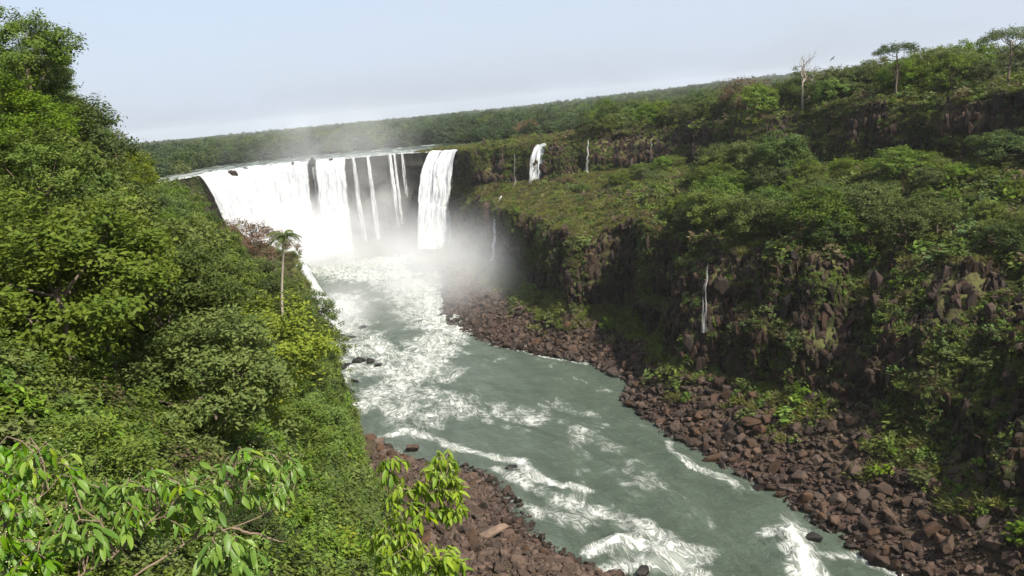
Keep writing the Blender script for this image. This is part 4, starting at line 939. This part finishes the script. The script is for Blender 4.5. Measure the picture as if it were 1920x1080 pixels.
# ------------------------------------------------------------------ particular trees
def top_height(key):
    cm, tm, hc = PROTO[key]; z = np.empty(len(cm.vertices) * 3, np.float32); cm.vertices.foreach_get('co', z); return hc + z[2::3].max()
def tree_at(key, label, px, y, top_py, width=1.0, group=None, name='tree', base_py=200):
    x = Py(px, base_py, y)[0]; z, _ = ground(x, y); h = Py(px, top_py, y)[2] - z; s = max(.3, h / top_height(key)); o = plant_tree(key, label, (x, y, z), s * width, sz=s, group=group, name=name); return o
def bare_mesh(name, seed, h, rad, depth, mat, spread=.75, droop=0.0, n0=5):
    r = np.random.default_rng(seed); parts = []
    def grow(p, d, L, ra, k):
        q = p + d * L; m = p + d * L * .5 + r.normal(0, .05, 3) * L; parts.append(tube([p, m, q], [ra, ra * .85, ra * .65], 5))
        if k == 0: return
        for i in range(n0 if k == depth else r.integers(2, 4)):
            e = d + r.normal(0, spread, 3); e[2] += .25 - droop; e /= np.linalg.norm(e); grow(p + d * L * r.uniform(.55, 1), e, L * r.uniform(.55, .8), ra * .55, k - 1)
    grow(np.array([0, 0, 0.]), np.array([0, 0, 1.]), h * .38, rad, depth); V, Fa = join(parts); return fast_mesh(name, V, Fa, mat, True)
tree_at('umbrella', 'flat-topped umbrella tree with a thin pale trunk rising above the right plateau wood', 1680, 196, 72, .85)
tree_at('umbrella2', 'broad dark umbrella tree at the top right corner above the wood', 1890, 176, 42, .85)
tree_at('umbrella', 'low wide tree crown on the skyline right of the umbrella tree', 1765, 205, 84, 1.15)
tree_at('rust', 'rust brown flat-crowned tree on the skyline of the right plateau', 1400, 262, 138, 1.0)
tree_at('rust', 'small reddish tree on the far meadow behind the upper cliff', 985, 400, 222, .9)
tree_at('mid1', 'pale olive bushy tree on the skyline beside the bare tree', 1560, 226, 118, .9)
tree_at('mid2', 'dark rounded tree on the skyline between the bare tree and the umbrella tree', 1600, 222, 118, .9)
def tree_on(key, label, px, py, h, width=1.0, name='tree', cat='tree'):
    q = hit(px, py)
    if q is None or q[1] > 340: return
    s = h / top_height(key); return plant_tree(key, label, tuple(q), s * width, sz=s, name=name, cat=cat, sink=.6)
for q, (key, px, py, h, wd, lb) in enumerate([
    ('mid1', 1335, 415, 9, 1.2, 'broad olive tree at the front left of the wooded mound on the ledge'), ('mid4', 1385, 395, 10, 1.15, 'tall mid green tree in the middle of the wooded mound'),
    ('mid6', 1405, 335, 10, 1.0, 'olive topped tree crowning the wooded mound'), ('mid2', 1445, 380, 9, 1.15, 'dark green tree on the right flank of the wooded mound'), ('mid0', 1490, 400, 8, 1.15, 'mid green tree at the right foot of the wooded mound'),
    ('mid3', 1205, 335, 6, 1.25, 'bright green bushy tree alone on the grassy ledge'), ('mid0', 1160, 350, 5.5, 1.25, 'green bush left of the bright bushy tree on the grassy ledge'), ('mid4', 1090, 360, 4, 1.4, 'low green bush near the white waterfall on the grassy ledge'),
    ('rust', 1060, 345, 3.4, 1.4, 'brown bush right of the foot of the white waterfall'), ('rust', 1270, 315, 4, 1.3, 'reddish bush below the dark upper cliff'), ('mid3', 1690, 345, 8.5, 1.3, 'bright yellow green tree on the ledge under the dark cliff'),
    ('mid2', 1880, 320, 9, 1.3, 'dark tree on the ledge at the right edge below the dark cliff'), ('mid3', 1620, 450, 6, 1.2, 'bright bush at the brink of the lower cliff'), ('mid5', 1560, 465, 6, 1.3, 'dark bush spilling over the lower cliff'), ('mid6', 1890, 470, 7, 1.1, 'olive tree overhanging the gully at the right edge')]):
    tree_on(key, lb, px, py, h, wd)
# bare grey tree
xb = Py(1505, 200, 235)[0]; zb, _ = ground(xb, 235); hb = Py(1505, 118, 235)[2] - zb
o = thing('bare_tree', 'bare grey twiggy tree on the skyline of the right plateau', 'tree', (xb, 235, zb)); obj('trunk', fast_mesh('trunk', *tube([(0, 0, -1), (0, .1, hb * .35), (.1, 0, hb * .5)], [.3, .24, .2], 7), MAT['bark_pale']), o)
bb = obj('branches', bare_mesh('branches', 5, 6.5, .14, 4, MAT['bark_pale'], .7, n0=7), o); bb.location = (.1, 0, hb * .36); bb.scale = (hb / 6.5,) * 3
# big leafy tree on the left and other marked trees of the hillside
def hill_tree(key, label, px, py_top, y, h, width=1.0, name='tree'):
    x = Py(px, py_top, y)[0]; zt = Py(px, py_top, y)[2]; s = h / top_height(key); return plant_tree(key, label, (x, y, zt - h), s * width, sz=s, name=name, sink=0)
hill_tree('near1', 'large deep green tree with drooping leaves filling the left edge', 60, 330, 27, 8.0, .95)
hill_tree('near2', 'yellow green leafy tree overlapping the large drooping tree', 150, 385, 31, 6, 1.0)
hill_tree('near0', 'bright green broad-leaved tree high on the left edge', 45, 225, 36, 5, 1.0)
hill_tree('near1', 'mid green layered tree leaning out over the skyline at upper left', 22, 2, 62, 8.5, .85)
hill_tree('near3', 'dark green tree on the left skyline below the leaning tree', 85, 165, 70, 6.5, .75)
hill_tree('near1', 'mid green tree on the left skyline above the sparse tree', 125, 205, 78, 6.5, .85)
hill_tree('near1', 'mid green spreading tree near the top of the left skyline', 50, 80, 66, 7, .8)
hill_tree('near0', 'bright green tree under the leaning tree at the left edge', 15, 130, 55, 7, 1.0)
hill_tree('near4', 'olive green tree in the notch of the left skyline', 60, 45, 75, 7, .75)
hill_tree('sparse', 'tall thin sparse tree standing out against the sky at left', 200, 212, 88, 9.5, 1.0)
hill_tree('near2', 'yellow green sapling halfway down the near hillside', 415, 670, 62, 5, 1.0)
hill_tree('near3', 'dark green bush on the shoulder of the hillside beside the left waterfall', 385, 392, 150, 7, 1.0)
hill_tree('rust', 'rust brown tree in front of the domed rock', 452, 408, 146, 9.0, 1.0)
hill_tree('rust', 'smaller rust brown tree beside the palm', 502, 430, 144, 8.5, .85)
p0 = Py(14, 22, 58); o = thing('bare_tree', 'bare twiggy branches against the sky at the top left corner', 'tree', (p0[0], 48, p0[2] - 7)); obj('trunk', fast_mesh('trunk', *tube([(0, 0, -2), (.1, 0, 2), (.2, 0, 5)], [.16, .12, .1], 6), MAT['bark']), o)
bb = obj('branches', bare_mesh('branches', 9, 5, .07, 4, MAT['bark'], .75), o); bb.location = (.2, 0, 4.2)
# palm
def palm(label, px, py_base, py_top, y, lean_px):
    base = Py(px, py_base, y); top = Py(px + lean_px, py_top, y); h = top - base; o = thing('palm_tree', label, 'palm', tuple(base - np.array([0, 0, 1.5])))
    pts = [np.array([0, 0, 0.])] + [np.array([h[0] * f ** 1.2, 0, 1.5 + h[2] * f]) for f in np.linspace(.1, 1, 7)]; obj('trunk', fast_mesh('trunk', *tube(pts, [.24, .2, .18, .17, .16, .16, .17, .2], 8), MAT['bark_pale'], True), o)
    r = np.random.default_rng(8)
    for k in range(17):
        az = k * 2.4 + r.normal(0, .2); el = r.uniform(-.45, 1.35); L = r.uniform(2.0, 2.9); d = np.array([math.cos(az), math.sin(az), 0]); spine = []
        for f in np.linspace(0, 1, 9): spine.append(d * L * f * math.cos(el * (1 - f * .4)) + np.array([0, 0, L * (math.sin(el) * f - .75 * f * f)]))
        spine = np.array(spine); parts = [tube(spine, np.linspace(.035, .008, 9), 4)]; cs, ds, ns = [], [], []
        for f in np.linspace(.1, .98, 20):
            p = np.array([np.interp(f, np.linspace(0, 1, 9), spine[:, i]) for i in range(3)]); sd = np.cross(d, [0, 0, 1])
            for sg in (-1, 1): dd_ = sd * sg + d * .5 + np.array([0, 0, -.55]); dd_ /= np.linalg.norm(dd_); cs.append(p + dd_ * .38); ds.append(dd_); ns.append(np.array([0, 0, 1]) + r.normal(0, .2, 3))
        parts.append(leaf_quads(np.array(cs), np.array(ds), np.array(ns), np.full(len(cs), .85), np.full(len(cs), .11))); V, Fa = join(parts)
        fr = obj('frond', fast_mesh('frond', V, Fa, MAT['leaf_dark'], False, {'var': ('FLOAT', r.uniform(.3, 1, len(V)))}), o); fr.location = pts[-1]
palm('tall slim palm with a pale trunk standing on the hillside before the falls', 529, 588, 440, 112, 4)

# ------------------------------------------------------------------ foreground shrubs, leaf by leaf
def leaf_mesh(seed, mat, bend=.35, wid=.36):
    r = np.random.default_rng(seed); n = 6; V = []; ang = 0.0; y = z = 0.0
    for i in range(n):
        f = i / (n - 1); w = wid * .5 * math.sin(math.pi * min(1, f * .93 + .03)) ** .8 * (1 - .35 * f); w = .004 if i in (0, n - 1) else w
        V += [(-w, y, z + w * .28), (0, y, z), (w, y, z + w * .28)]; ang -= bend * (.6 + .8 * f) / n * 2 * r.uniform(.6, 1.5); y += math.cos(ang) / (n - 1); z += math.sin(ang) / (n - 1)
    return fast_mesh('leaf', np.array(V), grid_faces(n, 3), mat, True, {'var': ('FLOAT', r.uniform(0, 1) * np.ones(len(V)))})
def shrub(label, base, trunks, tips, leafL, mats, droop, seed, stem_r=.011, per=7, buds=True, maxleaf=290):
    """trunks: polylines of world points; tips: world points that carry a whorl of leaves"""
    r = np.random.default_rng(seed); base = np.array(base); o = thing('shrub', label, 'shrub', tuple(base)); lm = [leaf_mesh(seed + i, MAT[mats[i % len(mats)]], .25 + .12 * (i % 3)) for i in range(6)]
    nodes = []
    for tr in trunks:
        tr = np.array(tr); fine = np.stack([np.interp(np.linspace(0, len(tr) - 1, 24), np.arange(len(tr)), tr[:, k]) for k in range(3)], 1); fine[1:-1] += r.normal(0, .004, fine[1:-1].shape)
        st = obj('stem', fast_mesh('stem', *tube(fine - base, np.linspace(stem_r, stem_r * .3, 24), 6), MAT['twig'], True), o); nodes += [(p, i) for i, p in enumerate(fine)]
    NP = np.array([p for p, _ in nodes]); tw = []; cnt = 0; bv = []; extra = []
    tips = [tips[i] for i in r.permutation(len(tips))]
    for t in tips:
        t = np.array(t); d = np.linalg.norm(NP - t, axis=1) + np.where(NP[:, 2] > t[2] + .05, .4, 0); s = NP[d.argmin()]; mid = (s + t) / 2 + np.array([0, 0, .06]) + r.normal(0, .02, 3)
        tw.append(tube([s - base, mid - base, t - base], [.005, .004, .0025], 5)); NP = np.concatenate([NP, mid[None]]); tdir = t - mid; tdir /= np.linalg.norm(tdir)
        a0 = r.uniform(0, 6.28)
        for k in range(per):
            an = a0 + k * 2.4; h = np.array([math.cos(an), math.sin(an), 0]); f = k / per; p = t - tdir * .10 * f * leafL / .14 + r.normal(0, .006, 3)
            ax = h * r.uniform(.6, 1.0) + tdir * .45 + np.array([0, 0, -droop * r.uniform(-.3, 1.7)]); ax /= np.linalg.norm(ax); up = np.array([0, 0, 1.]) + h * .3 + r.normal(0, .25, 3); x = np.cross(ax, up); x /= np.linalg.norm(x); up = np.cross(x, ax)
            L = leafL * r.uniform(.45, 1.2)
            if cnt >= maxleaf:
                me_ = lm[r.integers(len(lm))]; vv_ = np.empty(len(me_.vertices) * 3, np.float32); me_.vertices.foreach_get('co', vv_); vv_ = vv_.reshape(-1, 3); extra.append((np.stack([x * L, ax * L, up * L], 1) @ vv_.T).T + p - base); continue
            l = obj('leaf', lm[r.integers(len(lm))], o); l.matrix_local = Matrix(((x[0] * L, ax[0] * L, up[0] * L, p[0] - base[0]), (x[1] * L, ax[1] * L, up[1] * L, p[1] - base[1]), (x[2] * L, ax[2] * L, up[2] * L, p[2] - base[2]), (0, 0, 0, 1))); cnt += 1
        if buds and r.uniform() < .28:
            for k in range(7): bv.append((RP[k][0] * .005) + (t - base) + r.normal(0, .028, 3) + np.array([0, 0, .02]))
    if extra:
        gf = grid_faces(6, 3); V, Fa = join([(e, gf) for e in extra]); obj('leaves', fast_mesh('leaves', V, Fa, MAT[mats[0]], True, {'var': ('FLOAT', np.repeat(r.uniform(0, 1, len(extra)), 18))}), o, kind='stuff')
    V, Fa = join(tw); obj('twigs', fast_mesh('twigs', V, Fa, MAT['twig'], True), o, kind='stuff')
    if bv:
        fs = [RP[k % 7][1] for k in range(len(bv))]; V, Fa = join(list(zip(bv, fs))); obj('buds', fast_mesh('buds', V, Fa, MAT['bud'], False, {'var': ('FLOAT', r.uniform(0, 1, len(V)))}), o, kind='stuff')
    return o
def region_tips(ells, seed, dmin=18):
    r = np.random.default_rng(seed); out = []; pix = []
    for (cx, cy, rx_, ry_, y0, y1, n) in ells:
        c = 0; tries = 0
        while c < n and tries < 900:
            tries += 1; a = r.uniform(0, 6.28); q = math.sqrt(r.uniform()); x, y = cx + rx_ * q * math.cos(a), cy + ry_ * q * math.sin(a)
            if any((x - u) ** 2 + (y - v) ** 2 < dmin ** 2 for u, v in pix): continue
            pix.append((x, y)); out.append(Py(x, y, r.uniform(y0, y1))); c += 1
    return out
g1 = ground(-1.3, 4.4)[0]
shrub('leafy shrub with long glossy leaves and bare pale branches across the bottom left', (-1.25, 4.3, g1),
      [[(-1.25, 4.3, g1), Py(230, 1150, 4.5), Py(255, 1077, 4.6), Py(362, 1010, 4.9), Py(435, 990, 5.0), Py(540, 947, 5.2)], [Py(362, 1010, 4.9), Py(400, 960, 5.0), Py(438, 905, 5.1)], [Py(435, 990, 5.0), Py(500, 1008, 5.1), Py(532, 1016, 5.1)],
       [(-1.25, 4.3, g1), Py(120, 1100, 4.4), Py(215, 1040, 4.5), Py(300, 960, 4.7)], [Py(215, 1040, 4.5), Py(190, 980, 4.5), Py(200, 920, 4.6)], [(-1.25, 4.3, g1), Py(360, 1120, 4.2), Py(430, 1060, 4.2)]],
      region_tips([(170, 965, 105, 75, 4.3, 4.9, 50), (320, 935, 110, 60, 4.6, 5.1, 46), (480, 895, 95, 50, 4.9, 5.4, 40), (435, 1045, 60, 32, 4.0, 4.4, 18)], 1, 9), .12, ['leaf_fore', 'leaf_fore', 'leaf_fore', 'leaf_fore', 'leaf_fore_lime'], .45, 11)
g2 = ground(-2.7, 4.2)[0]
shrub('smaller leafy shrub with a forked pale stem at the bottom left corner', (-2.75, 4.3, g2),
      [[(-2.75, 4.3, g2), Py(-8, 1120, 4.6), Py(3, 1040, 4.7), Py(8, 985, 4.8), Py(90, 920, 5.0)], [Py(8, 985, 4.8), Py(-40, 930, 4.8), Py(-60, 880, 4.8)]],
      region_tips([(60, 880, 95, 55, 4.8, 5.4, 38), (20, 960, 60, 40, 4.6, 5.0, 16), (45, 1040, 70, 40, 4.3, 4.7, 24)], 2, 9), .115, ['leaf_fore', 'leaf_fore', 'leaf_fore_lime'], .45, 31)
g3 = ground(-1.6, 7.6)[0]
shrub('lime green bush with hanging leaves in front of the rocky beach', (-1.5, 7.6, g3),
      [[(-1.5, 7.6, g3), Py(720, 1130, 7.7), Py(745, 1020, 7.9), Py(790, 960, 8.0), Py(830, 905, 8.1), Py(835, 860, 8.1)], [Py(745, 1020, 7.9), Py(720, 960, 7.9), Py(735, 890, 8.0)], [Py(790, 960, 8.0), Py(840, 975, 8.0), Py(868, 960, 8.0)], [(-1.5, 7.6, g3), Py(800, 1120, 7.7), Py(850, 1040, 7.8)]],
      region_tips([(832, 880, 32, 34, 7.8, 8.3, 26), (845, 935, 30, 50, 7.7, 8.2, 34), (770, 940, 48, 42, 7.7, 8.2, 36), (735, 880, 35, 28, 7.8, 8.2, 10), (740, 1030, 55, 48, 7.4, 8.0, 44), (820, 1055, 55, 35, 7.4, 8.0, 40)], 3, 5), .145, ['leaf_fore_lime', 'leaf_fore_lime', 'leaf_fore'], 1.0, 51, buds=False)

# ------------------------------------------------------------------ small things
b0 = Py(1561, 110, 150)
bird = thing('bird', 'dark bird gliding in the sky above the right plateau', 'bird', tuple(b0)); bird.rotation_euler = (.2, -.65, .4)
m, nt, out = new_mat('feather'); b = NB(nt); pb = b.n('BsdfPrincipled'); b.set(pb.inputs['Base Color'], b.mix(b.noise(None, 20.0), (.015, .014, .013), (.04, .036, .032))); pb.inputs['Roughness'].default_value = .7; nt.links.new(pb.outputs[0], out.inputs['Surface'])
obj('body', fast_mesh('body', *tube([(0, -.32, 0), (0, -.2, .01), (0, 0, 0), (0, .18, .02), (0, .26, .03), (0, .32, .02)], [.06, .05, .085, .07, .05, .008], 8), m, True), bird)
for sg in (-1, 1):
    obj('wing', fast_mesh('wing', [(0, .1, .03), (0, -.08, .03), (sg * .35, .13, .1), (sg * .35, -.1, .1), (sg * .7, .02, .07), (sg * .68, -.1, .07), (0, .05, .05), (sg * .35, .03, .125)], [(0, 2, 7, 6), (6, 7, 3, 1), (2, 4, 5, 7), (7, 5, 3, 3)][:3] + [(0, 1, 3, 2), (2, 3, 5, 4)], m), bird)
# walkway on the plateau
w0, w1 = Py(1188, 219, 345), Py(1248, 212, 335); wz_ = max(ground(w0[0], w0[1])[0], ground(w1[0], w1[1])[0]) + 1.6
fb = thing('footbridge', 'pale visitor walkway with railings crossing the far plateau', 'walkway', (w0[0], w0[1], wz_)); dvec = np.array([w1[0] - w0[0], w1[1] - w0[1], 0]); Lw = np.linalg.norm(dvec); fb.rotation_euler = (0, 0, math.atan2(dvec[1], dvec[0]))
m, nt, out = new_mat('walkway_metal'); b = NB(nt); pb = b.n('BsdfPrincipled'); b.set(pb.inputs['Base Color'], b.mix(b.noise(None, 3.0), (.30, .28, .25), (.42, .40, .36))); pb.inputs['Roughness'].default_value = .6; nt.links.new(pb.outputs[0], out.inputs['Surface'])
def box(x0, x1, y0, y1, z0, z1): return np.array([(x, y, z) for x in (x0, x1) for y in (y0, y1) for z in (z0, z1)], float), np.array([(0, 1, 3, 2), (4, 6, 7, 5), (0, 4, 5, 1), (2, 3, 7, 6), (0, 2, 6, 4), (1, 5, 7, 3)])
obj('deck', fast_mesh('deck', *box(0, Lw, -.7, .7, -.25, 0), m), fb)
for sg in (-1, 1): obj('handrail', fast_mesh('handrail', *box(0, Lw, sg * .7 - .05, sg * .7 + .05, 1.0, 1.1), m), fb)
pm = fast_mesh('post', *box(-.06, .06, -.06, .06, -.3, .99), m); lg = fast_mesh('pier', *box(-.2, .2, -.5, .5, -4, -.26), m)
for k in range(8):
    for sg in (-1, 1): q = obj('post', pm, fb); q.location = (.1 + (Lw - .2) * k / 7, sg * .62, 0)
    if k % 2: q = obj('pier', lg, fb); q.location = (Lw * k / 7 - .3, 0, 0)
q0 = Py(1186, 244, 300); zq, _ = ground(q0[0], 300)
m, nt, out = new_mat('orange_paint'); b = NB(nt); pb = b.n('BsdfPrincipled'); b.set(pb.inputs['Base Color'], b.mix(b.noise(None, 8.0), (.55, .22, .06), (.65, .30, .10))); pb.inputs['Roughness'].default_value = .6; nt.links.new(pb.outputs[0], out.inputs['Surface'])
o = obj('marker_post', fast_mesh('marker_post', *tube([(0, 0, -.5), (0, 0, 2.2), (0, 0, 2.3), (0, 0, 2.55), (0, 0, 2.6)], [.3, .28, .36, .34, .05], 8), m), label='small orange post standing in the meadow above the upper cliff', category='post'); o.location = (q0[0], 300, zq)
for q, (a, b_, s) in enumerate([(1640, 522, 2.0), (1742, 462, 1.3), (1816, 455, 1.2), (1702, 492, 1.1), (1345 + 400, 470, 1.0)]):
    h = hit(a, b_)
    if h is not None: big_rock(['pale weathered rock face jutting from bushes at the lower cliff edge', 'pale stone block on the bushy slope at right', 'pale pointed stone at the head of the gully', 'small pale stone below the bushy slope', 'flat pale stone on the grass of the gully'][q], np.array(h), (s, s * .7, s * 1.1), q + 3, 'rock_pale', rot=(.2, 0, q))

# ------------------------------------------------------------------ spray and haze
def sphere(n=24, m=14):
    V = [(0, 0, 1)] + [(math.sin(math.pi * j / m) * math.cos(2 * math.pi * i / n), math.sin(math.pi * j / m) * math.sin(2 * math.pi * i / n), math.cos(math.pi * j / m)) for j in range(1, m) for i in range(n)] + [(0, 0, -1)]; Fa = []
    bm = bmesh.new(); vs = [bm.verts.new(v) for v in V]
    for i in range(n): bm.faces.new((vs[0], vs[1 + i], vs[1 + (i + 1) % n])); bm.faces.new((vs[-1], vs[1 + (m - 2) * n + (i + 1) % n], vs[1 + (m - 2) * n + i]))
    for j in range(m - 2):
        for i in range(n): a = 1 + j * n + i; c = 1 + j * n + (i + 1) % n; bm.faces.new((vs[a], vs[a + n], vs[c + n], vs[c]))
    me = bpy.data.meshes.new('mist'); bm.to_mesh(me); bm.free(); return me
def mist(label, c, rad, dens, nscale=.06, rot=0.0, low=.5, aniso=.0, contrast=(.35, .7)):
    m, nt, out = new_mat('spray'); b = NB(nt); tcd = b.n('TexCoord'); geo = b.n('NewGeometry')
    ln = b.n('VectorMath', operation='LENGTH'); b.set(ln.inputs[0], tcd.outputs['Object']); fall = b.rng(ln.outputs['Value'], 1.0, .15, 0, 1, True)
    sp = b.n('SeparateXYZ'); b.set(sp.inputs[0], tcd.outputs['Object']); lowf = b.rng(sp.outputs[2], -.6, .9, 1.0, low)
    nzv = b.rng(b.noise(geo.outputs['Position'], nscale, 4, .6, .5), *contrast)
    d = b.math('MULTIPLY', b.math('MULTIPLY', b.math('MULTIPLY', fall, fall), lowf), b.math('MULTIPLY', b.math('ADD', nzv, .12), dens))
    v = b.n('VolumePrincipled'); v.inputs['Color'].default_value = (.97, .975, .98, 1); b.set(v.inputs['Density'], d); v.inputs['Anisotropy'].default_value = aniso; nt.links.new(v.outputs[0], out.inputs['Volume'])
    me = sphere(); me.materials.append(m); o = obj('mist', me, kind='stuff', label=label, category='mist'); o.location = c; o.scale = rad; o.rotation_euler = (0, 0, rot); return o
mist('dense white spray boiling at the foot of the main curtain', (-90, 345, 6), (48, 26, 38), .25, .06)
mist('grey spray drifting before the dark wall and the tall double waterfall', (-50, 336, 8), (48, 36, 38), .026, .06)
mist('pale veil of spray hanging against the dark wall', (-56, 352, 22), (26, 11, 30), .085, .07, low=.75)
mist('thin mist drifting down the gorge over the rapids', (-26, 272, 8), (50, 86, 30), .036, .045, rot=.2)
mist('white spray rising from the waterfall behind the near hillside', (-50, 232, 4), (14, 24, 15), .10, .12)
mist('faint plume of spray rising above the lip of the falls', (-74, 366, 50), (74, 30, 30), .020, .04, low=.9)

# ------------------------------------------------------------------ haze
hm, hnt, hout = new_mat('haze'); pv = hnt.nodes.new('ShaderNodeVolumePrincipled'); pv.inputs['Color'].default_value = (.94, .965, 1.0, 1); pv.inputs['Density'].default_value = .00006; pv.inputs['Anisotropy'].default_value = 0.0
hnt.links.new(pv.outputs[0], hout.inputs['Volume'])
bx = np.array([(x, y, z) for x in (-5900, 5900) for y in (-5900, 5900) for z in (-7, 112)], float)
obj('haze', fast_mesh('haze', bx, [(0, 1, 3, 2), (4, 6, 7, 5), (0, 4, 5, 1), (2, 3, 7, 6), (0, 2, 6, 4), (1, 5, 7, 3)], hm), kind='stuff', label='thin pale daylight haze', category='haze')
